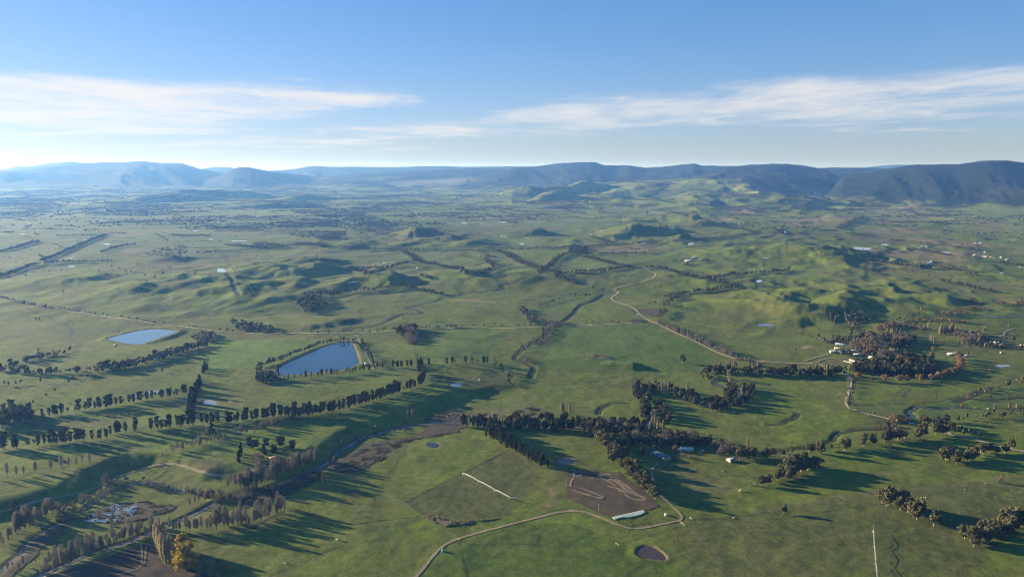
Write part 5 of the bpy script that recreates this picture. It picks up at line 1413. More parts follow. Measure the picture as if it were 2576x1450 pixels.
at('river', "B1 555,975 415,885 690,892 730,852 822,842 882,838 1630,785 290,1135 340,1098 470,1028 212,900 82,912 40,915 165,905", 11, 'scattered single tree on the sloping paddocks around the milky dam', 'scattered trees on the left paddocks', 0.9)
n_near = len(TREES)
# --- middle-distance belts (mostly beyond 2.5 km)
g = 'hedges of the middle distance'
def belt(s, step=8.5, h=14, rows_=1, kind='river', label='evergreen in a paddock belt beyond the farm road', group=g, gap=0.06):
    row(kind, s, step, h, label, group, 0.45, rows_, gap, mix=('gum', 0.3), width=step)
for s, r_ in [("A3 0,970 150,965 300,955 450,950 560,945", 1), ("A3 720,945 900,930 1160,915", 2), ("A3 1180,915 1220,910 1350,905 1500,898", 1), ("A3 740,1015 900,1013 1100,1012 1250,1010 1370,1005", 1),
              ("A3 560,1010 500,1030 460,1060 420,1100 390,1135 340,1165 300,1200 280,1220", 2), ("A3 -30,1040 20,1060 60,1085 130,1120 220,1145 320,1180", 2), ("A3 690,1035 800,1060 900,1085 1000,1110 1100,1135 1200,1155", 2),
              ("A3 430,1218 550,1208 700,1200 850,1190 1020,1170 1120,1155 1240,1145", 2), ("A3 440,1230 520,1265 600,1300 630,1315", 2), ("A3 1350,1145 1430,1150 1500,1165 1560,1175", 3), ("A3 1580,1185 1700,1215 1800,1240 1940,1265 2050,1295 2150,1320 2240,1345", 2),
              ("A3 1930,1265 2100,1245 2300,1220 2480,1200 2575,1200 A4 100,1190 220,1175", 1), ("A3 2240,1345 2100,1370 1900,1395 1750,1410 1640,1430 1560,1450", 2), ("A3 780,845 840,850 900,870 1020,905", 1), ("A3 1910,705 2050,730 2250,760 2400,790 2500,795", 1), ("A3 1970,865 2150,850 2300,830 2480,800", 2),
              ("A3 1640,890 1700,885 1800,880 1920,868", 1), ("A4 990,1070 1080,1085 1200,1105 1350,1125 1500,1145 1620,1155", 2), ("A4 1700,1145 1850,1165 2030,1190", 2), ("A4 1760,1290 1850,1310 2000,1340 2120,1370 2250,1395", 2),
              ("A4 1410,950 1550,980 1700,1005 1840,1030", 1), ("A4 0,795 150,805 430,815", 1), ("A4 470,768 600,775 690,780", 2), ("A4 790,805 900,818 1060,840", 2), ("A4 1240,875 1370,880", 2), ("A4 1500,915 1650,915", 1),
              ("A4 1850,945 2000,955 2100,985", 1), ("A4 2290,1095 2400,1110 2575,1135", 2), ("A4 1990,1215 2100,1235", 1), ("A4 690,755 780,710 870,665 965,635", 1), ("A4 720,765 810,720 900,675 975,645", 1),
              ("A2 870,965 1050,970 1250,970 1500,975 1700,975 1900,978 2100,980 2320,988", 1), ("A2 1600,1085 1680,1100 1800,1120 1950,1160 2100,1200 2180,1215 2300,1200 2390,1170 2380,1130 2310,1065", 1), ("A2 1490,990 1560,1030 1610,1080 1640,1090", 2),
              ("A2 980,1185 1100,1178 1250,1160 1400,1135 1600,1105", 1), ("A2 1010,1182 1100,1200 1170,1218", 1), ("A2 480,1440 650,1420 900,1395 1080,1385 1250,1365 1450,1335", 1), ("A2 1470,1335 1600,1370 1750,1400 1860,1425", 1),
              ("A2 0,960 120,955 330,945", 3), ("A2 370,930 500,925 700,935", 3), ("A2 850,955 1000,965", 1), ("A2 2360,970 2420,985 2500,1000 2575,1040", 2), ("A2 1680,1230 1780,1275", 1), ("A2 2290,1035 2420,1050", 1),
              ("A1 430,1085 550,1035 700,970 850,905 1000,845 1075,820", 3), ("A1 -40,1255 100,1215 220,1165 300,1135 380,1115", 3), ("A1 450,1115 560,1105 690,1090", 2), ("A1 690,1095 850,1098 1000,1095 1140,1085", 1),
              ("A1 -20,995 150,955 250,925 390,885", 2), ("A1 1020,995 1120,965 1220,935 1360,918", 1), ("A1 1720,822 1850,828 2000,830 2110,832", 2), ("A1 570,832 800,828 1000,822", 1), ("A1 1110,808 1270,808", 1), ("A1 840,778 980,768", 1),
              ("A1 2280,925 2400,930 2575,950", 3), ("A1 1990,1005 2200,1000 2400,985 2575,970", 1), ("A1 1060,700 1250,690 1440,695", 2), ("A1 890,718 1060,708", 1), ("A1 2070,765 2300,755 2575,765", 2), ("A1 2170,785 2575,780", 1)]:
    belt(s, rows_=r_ + 1 if r_ < 3 else 3)
fill('river', "A3 570,1010 575,940 640,930 720,950 760,960 730,1000 640,1020", 12, 15, 'dark tree in the square wood among the middle belts', 'square wood among the belts')
fill('river', "A3 1620,1085 1700,1060 1830,1050 1900,1080 1740,1085", 13, 8, 'low garden tree by the white dairy shed', 'garden of the dairy shed', [('willow', 0.3)])
fill('river', "A3 1890,1060 2000,1070 1960,1085 1880,1080", 12, 9, 'low garden tree by the white dairy shed', 'garden of the dairy shed', [('willow', 0.3)])
fill('river', "A3 1720,1135 1740,1110 1835,1120 1830,1135", 11, 10, 'dark bush below the white dairy shed', 'bushes below the dairy shed')
g = 'trees on the rolling hill'
at('gum', "A1 992,1195 1075,1245 1125,1155 1200,1170 1265,1208 1280,1240 1325,1208 1370,1215 1385,1132 1420,1130 1462,1245 1500,1178 1545,1165 1582,1128 1610,1188 1640,1180 1700,1160 1715,1165 1560,1262 1475,1308 1185,1388 1410,1395 640,1415 1175,1258", 15, 'scattered eucalyptus on the rolling hill above the valley road', g)
at('gum', "A4 35,1010 60,1015 130,1005 55,1070 225,1100 455,1040 485,1025 540,1050 545,1060 610,1035 625,1010 660,1045 750,1035 905,1050 940,1060 960,1055 370,980 295,970 1375,1140", 12, 'scattered eucalyptus on the green rise beyond the knobbly hill', 'scattered trees on the right rise')
at('gum', "A3 2025,960 2490,940 2480,950 2550,945 2530,1000 2560,1000 2515,1215", 13, 'scattered eucalyptus above the long belt', 'scattered trees above the long belt')
at('river', "A1 580,920 315,980 545,918 160,1105 500,775 350,795", 14, 'single round tree on the plain beyond the rolling hill', 'single trees on the left plain')
n_mid = len(TREES)

# ------------------------------------------------------------------ plant them: the largest of each kind singly, the rest as woodland
def plant():
    by = {}
    for t in TREES:
        by.setdefault(t[0], []).append(t)
    rest = []
    for kd, L_ in by.items():
        arr = sorted(L_, key=lambda t: -t[3] / math.hypot(t[1], t[2], CAM_H))
        cap = 290
        vis = []
        for t in arr:
            fx, fy = frame_of(np.array(t[1]), np.array(t[2]))
            inside = -40 < fx < 2620 and fy < 1480
            if inside and len(vis) < cap:
                vis.append(t)
            else:
                rest.append(t)
        nm, lm, bm_ = KINDS[kd]
        for i, (k, x, y, h, wf, label, group) in enumerate(vis):
            z = float(ground(x, y)) - 0.1
            tm, cm, wm = PROTO[kd][i % 4] if kd != 'golden' else PROTO[kd][i % 4]
            s = max(h, 3.0) / 20.0
            sx = s * wf * random.uniform(0.88, 1.12)
            near = math.hypot(x, y) < 1750
            if near:
                o = bpy.data.objects.new(nm, None); C.objects.link(o)
                o.empty_display_size = 2.0
            else:
                o = bpy.data.objects.new(nm, wm); C.objects.link(o)
            o.location = (x, y, z); o.scale = (sx, sx * random.uniform(0.9, 1.1), s)
            o.rotation_euler = (0, 0, random.uniform(0, 6.28))
            tag(o, label, 'tree', group)
            if near:
                a = bpy.data.objects.new('trunk', tm); C.objects.link(a); a.parent = o
                b = bpy.data.objects.new('crown', cm); C.objects.link(b); b.parent = o
    return rest
rest = plant()
print('trees', len(TREES), 'rest', len(rest))

def merged(name, recs, lobes, mat, label, seed=1, var=6):
    """recs: array (x, y, h, wf); many light trees as one woodland mesh"""
    V = []; F = []; off = 0
    recs = np.asarray(recs, float)
    kinds_ = recs_k if False else None
    rg = np.random.default_rng(seed)
    which = rg.integers(0, var, len(recs))
    for v in range(var):
        r_ = recs[which == v]
        if not len(r_):
            continue
        bv, bf = lod(label[1], seed * 10 + v, lobes)
        n, k = len(r_), len(bv)
        s = r_[:, 2] / 20.0; w_ = s * r_[:, 3]
        a_ = rg.uniform(0, 6.28, n)
        ca_, sa_ = np.cos(a_), np.sin(a_)
        X = r_[:, 0, None] + w_[:, None] * (bv[None, :, 0] * ca_[:, None] - bv[None, :, 1] * sa_[:, None])
        Y = r_[:, 1, None] + w_[:, None] * (bv[None, :, 0] * sa_[:, None] + bv[None, :, 1] * ca_[:, None])
        Zz = ground(r_[:, 0], r_[:, 1])[:, None] + s[:, None] * bv[None, :, 2]
        V.append(np.stack([X, Y, Zz], -1).reshape(-1, 3))
        F.append((bf[None] + off + (np.arange(n) * k)[:, None, None]).reshape(-1, 3)); off += n * k
    o = mesh_obj(name, np.concatenate(V), np.concatenate(F), M[mat])
    return tag(o, label[0], kind='stuff')
byk = {}
for t in rest:
    byk.setdefault(t[0], []).append((t[1], t[2], max(t[3], 3), t[4]))
names = {'pine': 'distant pines merging into one dark mass', 'gum': 'distant eucalypts too many to tell apart', 'river': 'distant evergreen belts and woods in the valley', 'lombardy': 'distant pale poplars', 'bare': 'far bare poplars and saplings',
         'oak': 'distant rusty trees', 'willow': 'grey-brown leafless scrub along the creeks', 'cypress': 'distant dark conifers', 'golden': 'distant golden trees'}
for kd, r_ in byk.items():
    merged('woodland', r_, 2, KINDS[kd][1], (names[kd], kd), 3 + len(kd))

# ------------------------------------------------------------------ far scattered woodland on the plain and hills
dn = fbm(GX / 1300, GY / 1000, 4, 201, 0.6)
dens_f = 0.03 + 0.55 * gauss(300, 500, 520, 40) + 0.55 * gauss(840, 575, 240, 26) + 0.45 * gauss(1000, 520, 500, 26) + 0.38 * gauss(700, 555, 320, 25) + 0.25 * gauss(1500, 520, 500, 22) \
    + 0.55 * gauss(2200, 505, 260, 18) + 0.3 * gauss(2300, 560, 350, 30) + 0.5 * gauss(2050, 480, 350, 14) + 0.35 * gauss(700, 470, 900, 10) + 0.35 * gauss(1100, 590, 150, 22) + 0.06 * gauss(2200, 620, 500, 40)
dens_f = np.clip(dens_f * (0.12 + 2.4 * smooth(dn, 0.0, 0.28)), 0, 1)
N = 62000
rr = np.sqrt(rng.uniform(2600.0 ** 2, 19000.0 ** 2, N)); aa = rng.uniform(-0.66, 0.66, N)
X = np.sin(aa) * rr; Y = np.cos(aa) * rr
keepm = rng.random(N) < grid_at(dens_f, X, Y)
X, Y = X[keepm], Y[keepm]
nb_ = rng.integers(1, 4, len(X))                      # small groups
X = np.repeat(X, nb_) + rng.normal(size=nb_.sum()) * 26; Y = np.repeat(Y, nb_) + rng.normal(size=nb_.sum()) * 26
# hedgerows on the plain
for _ in range(480):
    r0 = math.sqrt(random.uniform(4200.0 ** 2, 17000.0 ** 2)); a0 = random.uniform(-0.66, 0.66)
    x0, y0 = math.sin(a0) * r0, math.cos(a0) * r0
    th = random.choice([0.35, 0.35 + math.pi / 2, 0.2, 0.1]) + random.gauss(0, 0.12)
    ln = random.uniform(150, 700)
    q = np.arange(0, ln, 17.0)
    q = q[rng.random(len(q)) < random.uniform(0.55, 1.0)]
    X = np.concatenate([X, x0 + np.cos(th) * q + rng.normal(size=len(q)) * 4]); Y = np.concatenate([Y, y0 + np.sin(th) * q + rng.normal(size=len(q)) * 4])
WOODS = [("A2 500,790 900,780 930,870 650,890", 42), ("A2 -100,770 300,765 560,785 540,850 300,805 0,800", 14), ("A2 100,700 700,655 1000,690 1300,690 1450,740 1250,790 900,770 500,760 200,740", 11),
         ("A2 950,740 1500,720 1900,760 2200,800 1900,870 1300,900 1000,860", 6), ("A2 330,570 800,580 1100,600 1100,650 700,650 400,600", 10), ("A2 640,620 1000,610 1400,680 1000,690", 9), ("A1 -60,450 300,430 700,520 500,600 300,640 -60,640", 11),
         ("A1 250,560 1200,540 2000,590 1500,640 600,620", 4), ("A1 -60,350 900,340 2575,360 2575,400 1400,410 -60,420", 1.6), ("A2 0,420 600,380 1600,390 1600,440 600,430", 1.5), ("A2 1050,500 1500,490 2050,480 2000,500 1500,520 1050,530", 6),
         ("A3 0,380 210,400 230,500 0,500", 8), ("A3 1120,450 1500,430 1480,470 1130,470", 10), ("A3 1830,440 2500,470 2400,520 1850,520", 2), ("A4 800,470 1400,460 1400,540 1100,540 800,520", 9), ("A4 0,560 700,570 900,610 300,620", 5),
         ("A4 700,380 1100,400 1800,430 1700,480 1200,470 700,430", 6), ("A4 1950,440 2575,430 2575,480 2000,480", 2), ("A3 2050,240 2575,250 2575,330 2300,290", 4), ("A4 0,300 700,330 1050,430 400,420 0,390", 6), ("A2 380,900 700,890 720,925 380,925", 45), ("A2 -60,900 150,900 330,935 0,965", 45)]
for s, dha in WOODS:
    poly = W(s); lo, hi = poly.min(0), poly.max(0)
    n = int(min((hi[0] - lo[0]) * (hi[1] - lo[1]) / 1e4 * dha, 9000))
    xs = rng.uniform(lo[0], hi[0], n); ys = rng.uniform(lo[1], hi[1], n)
    k = seg_dist(xs, ys, poly)[1] & (fbm(xs / 260, ys / 260, 3, 61) > (-0.15 if dha < 30 else -0.28))
    X = np.concatenate([X, xs[k]]); Y = np.concatenate([Y, ys[k]])
    print('wood', s[:12], int(k.sum()))
H_ = rng.uniform(9, 17, len(X)); Wf = rng.uniform(0.9, 1.7, len(X))
rd = np.hypot(X, Y)
recs = np.stack([X, Y, H_, Wf], 1)
print('far', len(recs))
merged('woodland', recs[rd < 6500], 2, 'far_leaf', ('scattered paddock trees of the middle distance', 'far'), 21, 8)
recs2 = recs[rd >= 6500]; recs2[:, 2] *= 1.15; recs2[:, 3] *= 1.6
merged('woodland', recs2, 0, 'far_leaf', ('far-off scattered woodland on the plain', 'far'), 22, 8)

# ------------------------------------------------------------------ rushes, tussocks and reeds: small tufts nobody could count
def tufts(name, poly, n, h, mat, label, clump=0.0):
    lo, hi = poly.min(0), poly.max(0)
    X = rng.uniform(lo[0], hi[0], n * 4); Y = rng.uniform(lo[1], hi[1], n * 4)
    ins = seg_dist(X, Y, poly)[1] & (fbm(X / 18, Y / 18, 3, 77) > clump)
    X = X[ins][:n]; Y = Y[ins][:n]; n = len(X)
    v0, f0 = ico()
    s = h * rng.uniform(0.5, 1.5, n)
    V = v0[None] * np.stack([s * 1.3, s * 1.3, s], 1)[:, None, :] * rng.uniform(0.6, 1.3, (n, 12, 1))
    V = V + np.stack([X, Y, ground(X, Y) + s * 0.35], 1)[:, None, :]
    F = f0[None] + (np.arange(n) * 12)[:, None, None]
    return tag(mesh_obj(name, V.reshape(-1, 3), F.reshape(-1, 3), M[mat]), label, kind='stuff')
leaf_mat('rush_leaf', (0.085, 0.068, 0.046), 0.5)
leaf_mat('tussock_leaf', (0.200, 0.160, 0.092), 0.4)
tufts('rushes', W("C2 720,385 900,270 1100,140 1500,70 1960,10 1560,85 1300,222 1290,265 1050,400 940,412"), 2600, 0.81, 'rush_leaf', 'brown rush clumps covering the river bed')
tufts('rushes', W("C2 560,380 660,470 350,620 0,740 C1 2400,760 2350,690 C2 0,580 300,480"), 1300, 0.87, 'rush_leaf', 'dark rush clumps in the marsh by the poplars', -0.1)
tufts('reeds', wet, 1300, 0.68, 'rush_leaf', 'dark reed clumps standing in the wetland', -0.05)
tufts('tussock_grass', W("C2 1680,840 1760,828 1900,860 2050,892 2250,875 2450,862 2300,892 2100,922 1900,942 1830,922"), 1100, 0.9, 'tussock_leaf', 'straw-coloured tussocks below the irrigated sector')
tufts('rushes', W("B3 0,1180 200,1130 400,1190 420,1260 0,1260"), 900, 0.68, 'rush_leaf', 'brown rushes on the boggy corner above the lower belt', 0.1)
tufts('tussock_grass', W("B2 1740,1210 1900,1180 2100,1210 2400,1200 2575,1230 2300,1250 1950,1250"), 900, 1.3, 'tussock_leaf', 'dry pale reeds along the head of the river bed')
tufts('shrubs', W("B3 690,610 925,600 995,650 720,652"), 700, 0.8, 'tussock_leaf', 'withered plants in the small fenced plot on the mound', 0.0)
tufts('gorse', W("A1 1450,1000 1600,950 1870,915 1880,1000 1650,1050"), 260, 3.0, 'rush_leaf', 'dark bushes dotting the small mound on the plain', 0.05)
# ------------------------------------------------------------------ buildings
def paint_mat(name, c, rough=0.5, spec=0.4, metal=0.0, rib=True):
    m, t = mat_new(name); M[name] = m
    tcx = t.node('ShaderNodeTexCoord')
    n = t.noise(tcx.outputs['Object'], 0.7, 4.0, 0.65)
    v = t.m('ADD', t.m('MULTIPLY', n, 0.5), 0.75)
    cc = t.mixc(1.0, (*c, 1), t.comb(v, v, v), 'MULTIPLY')
    b = principled(t, cc, rough, spec)
    b.inputs['Metallic'].default_value = metal
    finish(t, b)
paint_mat('roof_white', (0.46, 0.46, 0.45), 0.7, 0.2); paint_mat('roof_blue', (0.13, 0.17, 0.23), 0.75, 0.15); paint_mat('roof_grey', (0.25, 0.26, 0.27), 0.75, 0.15)
paint_mat('roof_red', (0.30, 0.15, 0.11)); paint_mat('roof_dark', (0.06, 0.06, 0.07)); paint_mat('roof_tan', (0.55, 0.42, 0.27)); paint_mat('roof_pink', (0.62, 0.40, 0.36))
paint_mat('wall_white', (0.42, 0.40, 0.36), 0.8, 0.1); paint_mat('wall_grey', (0.30, 0.30, 0.29)); paint_mat('wall_tan', (0.42, 0.33, 0.22)); paint_mat('dark_opening', (0.025, 0.025, 0.028), 0.6)
paint_mat('steel', (0.60, 0.61, 0.60), 0.4, 0.5, 0.3); paint_mat('rubber', (0.03, 0.03, 0.03), 0.8); paint_mat('wrap', (0.60, 0.68, 0.55), 0.35, 0.5); paint_mat('tank_green', (0.16, 0.30, 0.22), 0.5); paint_mat('timber', (0.24, 0.18, 0.12), 0.8)
paint_mat('cow_hide', (0.022, 0.018, 0.015), 0.8, 0.2); paint_mat('fleece', (0.62, 0.57, 0.46), 0.95, 0.1); paint_mat('pale_tank', (0.62, 0.66, 0.58), 0.5)
def box(x0, x1, y0, y1, z0, z1):
    V = np.array([(x0, y0, z0), (x1, y0, z0), (x1, y1, z0), (x0, y1, z0), (x0, y0, z1), (x1, y0, z1), (x1, y1, z1), (x0, y1, z1)], float)
    F = np.array([(0, 3, 2, 1), (4, 5, 6, 7), (0, 1, 5, 4), (1, 2, 6, 5), (2, 3, 7, 6), (3, 0, 4, 7)])
    return V, F
def root_at(name, x, y, label, cat, group=None, rz=0.0, dz=0.0):
    o = bpy.data.objects.new(name, None); C.objects.link(o); o.empty_display_size = 2
    o.location = (x, y, float(ground(x, y)) + dz); o.rotation_euler = (0, 0, rz)
    return tag(o, label, cat, group)
def part(name, parts, mat, parent):
    V, F = join(parts) if isinstance(parts, list) else parts
    return mesh_obj(name, V, F, M[mat], parent)
def building(s, rot, L_, Wd, H, roof, wall, label, name='farm_shed', cat='shed', pitch=0.32, doors=2, wins=2, group=None, chimney=False):
    x, y = W(s)[0]
    o = root_at(name, x, y, label, cat, group, math.radians(rot), -0.3)
    a, b = L_ / 2, Wd / 2; rh = b * pitch * 2 * 0.62
    V = np.array([(-a, -b, 0), (a, -b, 0), (a, b, 0), (-a, b, 0), (-a, -b, H), (a, -b, H), (a, b, H), (-a, b, H), (-a, 0, H + rh), (a, 0, H + rh)], float)
    F3 = [(0, 1, 5, 4), (2, 3, 7, 6), (1, 2, 6, 5), (3, 0, 4, 7), (4, 8, 7, 7), (5, 6, 9, 9)]
    me = bpy.data.meshes.new('wall')
    me.from_pydata([tuple(v) for v in V], [], [f if f[2] != f[3] else f[:3] for f in F3]); me.update(); me.materials.append(M[wall])
    link('wall', me, o)
    e = 0.5; t_ = 0.18; sl = rh / b
    rv = []
    for sgn in (-1, 1):
        y1, z1 = sgn * (b + e), H - e * sl
        q = np.array([(-a - e, y1, z1 + 0.06), (a + e, y1, z1 + 0.06), (a + e, 0, H + rh + 0.06), (-a - e, 0, H + rh + 0.06)])
        rv.append((np.concatenate([q, q + [0, 0, t_]]), np.array([(0, 3, 2, 1), (4, 5, 6, 7), (0, 1, 5, 4), (1, 2, 6, 5), (2, 3, 7, 6), (3, 0, 4, 7)])))
    rf = part('roof', rv, roof, o)
    if chimney:
        part('chimney', box(a * 0.4 - 0.4, a * 0.4 + 0.4, 0.8, 1.6, H, H + rh + 1.2), 'roof_red', rf)
    for k in range(doors):
        cx = -a + L_ * (k + 0.5) / doors; dw = min(2.2, L_ / doors * 0.32)
        part('door', box(cx - dw, cx + dw, -b - 0.06, -b + 0.1, 0.3, min(H * 0.8, 4.2)), 'dark_opening', o)
    for k in range(wins):
        cy = -b + Wd * (k + 0.5) / wins
        part('window', box(a - 0.1, a + 0.06, cy - 0.7, cy + 0.7, H * 0.35, H * 0.72), 'dark_opening', o)
    return o
B = building
B("C3 1500,250", -54, 32, 14, 5.2, 'roof_blue', 'wall_grey', 'large blue-grey machinery shed beside the eucalyptus belt', doors=4)
B("C3 1760,172", -14, 22, 11, 3.6, 'roof_white', 'wall_white', 'white-roofed house at the edge of the farmstead garden', 'farmhouse', 'house', chimney=True, doors=1)
B("C3 1695,180", 30, 11, 9, 3.2, 'roof_white', 'wall_grey', 'small pale-roofed shed beside the white-roofed house', doors=1)
B("C3 1762,192", -14, 6, 4, 2.4, 'roof_white', 'wall_white', 'tiny white shed in front of the white-roofed house', doors=1, wins=1)
B("C3 2205,285", 25, 12, 10, 4.0, 'roof_grey', 'wall_white', 'small pale-walled shed below the grey leafless clump', doors=1)
B("C3 1918,192", 10, 4, 4, 3.0, 'roof_white', 'wall_white', 'little white pump hut at the fence corner', 'pump_hut', 'hut', doors=1, wins=1)
B("C3 1310,95", -15, 22, 12, 3.6, 'roof_dark', 'wall_tan', 'dark-roofed farmhouse half hidden in the garden', 'farmhouse', 'house', chimney=True)
B("C2 175,348", 15, 12, 7, 3.0, 'roof_white', 'wall_white', 'small pale cottage below the spur grove', 'cottage', 'house', doors=1)
B("C2 190,262", 20, 16, 9, 3.2, 'roof_red', 'wall_tan', 'brown-roofed house inside the spur grove', 'farmhouse', 'house', chimney=True, doors=1)
B("B2 1105,710", -60, 10, 8, 3.6, 'roof_white', 'wall_white', 'white pump shed at the corner of the deep blue reservoir', doors=1)
B("B2 1138,715", -60, 9, 6, 2.6, 'roof_blue', 'wall_grey', 'low blue-roofed lean-to beside the white pump shed', doors=1, wins=1)
B("B1 1160,517", 5, 8, 5, 2.6, 'roof_white', 'wall_white', 'tiny white shed at the foot of the pale reservoir bank', doors=1, wins=1)
B("B1 2465,310", -12, 17, 9, 3.2, 'roof_white', 'wall_white', 'white-roofed farmhouse on the valley road', 'farmhouse', 'house', chimney=True, doors=1)
B("B3 1262,212", 80, 8, 6, 3.4, 'roof_white', 'wall_white', 'white shed beside the farm road bend', doors=1)
B("B4 765,515", -28, 44, 12, 4, 'roof_grey', 'wall_white', 'long pale roof of the main homestead', 'homestead', 'house', doors=3, chimney=True)
B("B4 720,507", -20, 22, 10, 4, 'roof_blue', 'wall_grey', 'blue-roofed wing behind the main homestead')
B("B4 680,585", -8, 28, 15, 4.4, 'roof_blue', 'wall_white', 'blue-roofed woolshed next to the tan barn', 'woolshed', 'shed', doors=3)
B("B4 712,560", -14, 22, 11, 6.0, 'roof_tan', 'wall_tan', 'tan-coloured barn behind the blue-roofed woolshed', 'barn', 'barn')
B("B4 798,568", -30, 12, 8, 3.2, 'roof_white', 'wall_white', 'white shed to the side of the tan barn', doors=1)
B("B4 870,572", -40, 13, 7, 3.0, 'roof_white', 'wall_white', 'white shed at the edge of the upper homestead wood', doors=1)
B("B4 900,612", -8, 19, 9, 3.4, 'roof_white', 'wall_grey', 'white-roofed yard building by the garden hedge', doors=2)
B("B4 925,605", 10, 11, 7, 3.2, 'roof_blue', 'wall_white', 'small blue-roofed building by the garden hedge', doors=1)
B("B4 1050,640", -5, 16, 11, 3.6, 'roof_white', 'wall_white', 'pale building deep among the homestead trees', doors=1)
B("B4 945,692", -48, 60, 7, 3.0, 'roof_pink', 'wall_white', 'long narrow pink-white shed below the garden', 'long_shed', 'shed', doors=6)
B("B4 838,664", -20, 10, 6, 2.8, 'roof_pink', 'wall_tan', 'small pinkish shed at the end of the bale rows', doors=1)
B("B4 1850,606", -6, 20, 11, 3.4, 'roof_white', 'wall_white', 'white-roofed house at the top of the oak column', 'farmhouse', 'house', chimney=True, doors=1)
B("B4 1890,600", 12, 18, 11, 3.6, 'roof_grey', 'wall_grey', 'grey-roofed house beside the white-roofed one', 'farmhouse', 'house', doors=1)
B("B4 2000,622", -15, 16, 7, 3.0, 'roof_white', 'wall_white', 'white shed under the eucalyptus near the grey-roofed house', doors=1)
B("B4 2315,495", -4, 26, 12, 4.0, 'roof_white', 'wall_white', 'big white shed in the far farm hedge', doors=2)
B("B4 2288,505", 20, 9, 7, 3.0, 'roof_white', 'wall_white', 'small white shed beside the big far shed', doors=1)
B("B4 2565,520", 0, 16, 9, 3.4, 'roof_white', 'wall_white', 'white shed at the far end of the farm hedge', doors=1)
B("B4 800,213", -10, 14, 9, 3.4, 'roof_white', 'wall_white', 'white house in the gully below the knobbly hill', 'farmhouse', 'house', doors=1)
B("B4 2347,588", 0, 5, 4, 2.6, 'roof_white', 'wall_white', 'tiny white hut in the paddock past the oak column', 'hut', 'hut', doors=1, wins=1)
B("A3 1790,1085", 4, 50, 18, 5, 'roof_white', 'wall_white', 'long white dairy shed on the green slope', 'dairy_shed', 'shed', doors=4)
B("A3 1845,1050", -6, 34, 12, 4, 'roof_grey', 'wall_grey', 'grey shed above the long white dairy', doors=2)
B("A3 1915,1065", 6, 22, 10, 4, 'roof_white', 'wall_grey', 'smaller shed at the end of the dairy garden', doors=1)
B("A3 1110,1098", 0, 20, 8, 3.5, 'roof_blue', 'wall_grey', 'lone shed behind the sloping belt', doors=1)
B("A2 1300,1108", 0, 18, 9, 3.5, 'roof_white', 'wall_white', 'lone white shed on the central slope', doors=1)
B("A2 1630,1158", 0, 16, 8, 3.5, 'roof_white', 'wall_grey', 'lone shed in the dip of the central slope', doors=1)
farl = 'small far-off farm building shining white on the plain'
for s in ["A4 2090,1022", "A4 2180,1038", "A4 2200,1040", "A4 2250,1042", "A4 2285,1052", "A4 2188,995", "A4 2350,1047", "A4 1560,932", "A4 1600,936", "A4 2095,904", "A4 2148,904", "A4 1780,632", "A4 1825,662", "A4 1865,664",
          "A4 2082,636", "A4 1650,664", "A4 300,606", "A4 905,548", "A4 1340,545", "A4 1985,516", "A4 540,424", "A3 1240,565", "A3 1090,515", "A3 2290,712", "A3 2525,720", "A2 870,492", "A2 250,577", "A1 380,662", "A1 415,660", "A1 1430,748", "A2 2265,710", "A2 530,608", "A3 1150,562", "A4 2420,1070", "A4 2550,1145"]:
    x, y = W(s)[0]; k = min(0.8 + math.hypot(x, y) / 16000.0, 1.5)
    B(s, random.uniform(-40, 40), random.uniform(13, 22) * k, random.uniform(8, 10) * k, 3.6 * k, random.choice(['roof_white', 'roof_grey', 'roof_grey', 'roof_tan']), 'wall_white', farl, 'farm_shed', 'shed', group='far farm buildings', doors=1, wins=1)

# ------------------------------------------------------------------ silage bales
def cyl(r_, l_, n=12, bev=0.12, axis='y'):
    t = np.arange(n) * 2 * math.pi / n
    rings = [(-l_ / 2, r_ - bev), (-l_ / 2 + bev, r_), (l_ / 2 - bev, r_), (l_ / 2, r_ - bev)]
    V = [];
    for z, rr in rings:
        V.append(np.stack([np.cos(t) * rr, np.full(n, z), np.sin(t) * rr], 1))
    V = np.concatenate(V + [np.array([(0, -l_ / 2, 0), (0, l_ / 2, 0)])])
    F = []
    for k in range(3):
        for i in range(n):
            j = (i + 1) % n
            F.append((k * n + i, k * n + j, (k + 1) * n + j, (k + 1) * n + i))
    for i in range(n):
        j = (i + 1) % n
        F.append((4 * n, j, i, 4 * n)); F.append((4 * n + 1, 3 * n + i, 3 * n + j, 4 * n + 1))
    return V, F
def cyl_mesh(name, r_, l_, mat, n=12, bev=0.12, rotx=False):
    V, F = cyl(r_, l_, n, bev)
    if rotx:
        V = np.stack([V[:, 0], V[:, 2], V[:, 1]], 1)
    me = bpy.data.meshes.new(name)
    me.from_pydata([tuple(v) for v in V], [], [f if f[0] != f[3] else f[:3] for f in F]); me.update(); me.materials.append(M[mat])
    return me
bale_me = cyl_mesh('silage_bale', 0.66, 1.25, 'wrap')
P0, P1 = W("C3 1035,872 1345,800")
ax = (P1 - P0); Ln = np.hypot(*ax); ax /= Ln; pr = np.array([-ax[1], ax[0]])
if pr[1] < 0: pr = -pr
for rw in range(-2, 4):
    lo_, hi_ = (0.0, 1.0) if rw >= 0 else ((0.30, 0.92) if rw == -1 else (0.36, 0.80))
    for q in np.arange(Ln * lo_, Ln * hi_, 1.62):
        p = P0 + ax * (q + rng.normal() * 0.08) + pr * (rw * 1.72 + rng.normal() * 0.1)
        o = link('silage_bale', bale_me)
        o.location = (p[0], p[1], float(ground(p[0], p[1])) + 0.62)
        o.rotation_euler = (0, 0, math.atan2(ax[1], ax[0]) + rng.normal() * 0.06 + math.pi / 2)
        tag(o, 'white-wrapped silage bale in the long block beside the brown paddock', 'bale', 'white silage bales')
A0, A1 = W("B4 765,672 870,695")
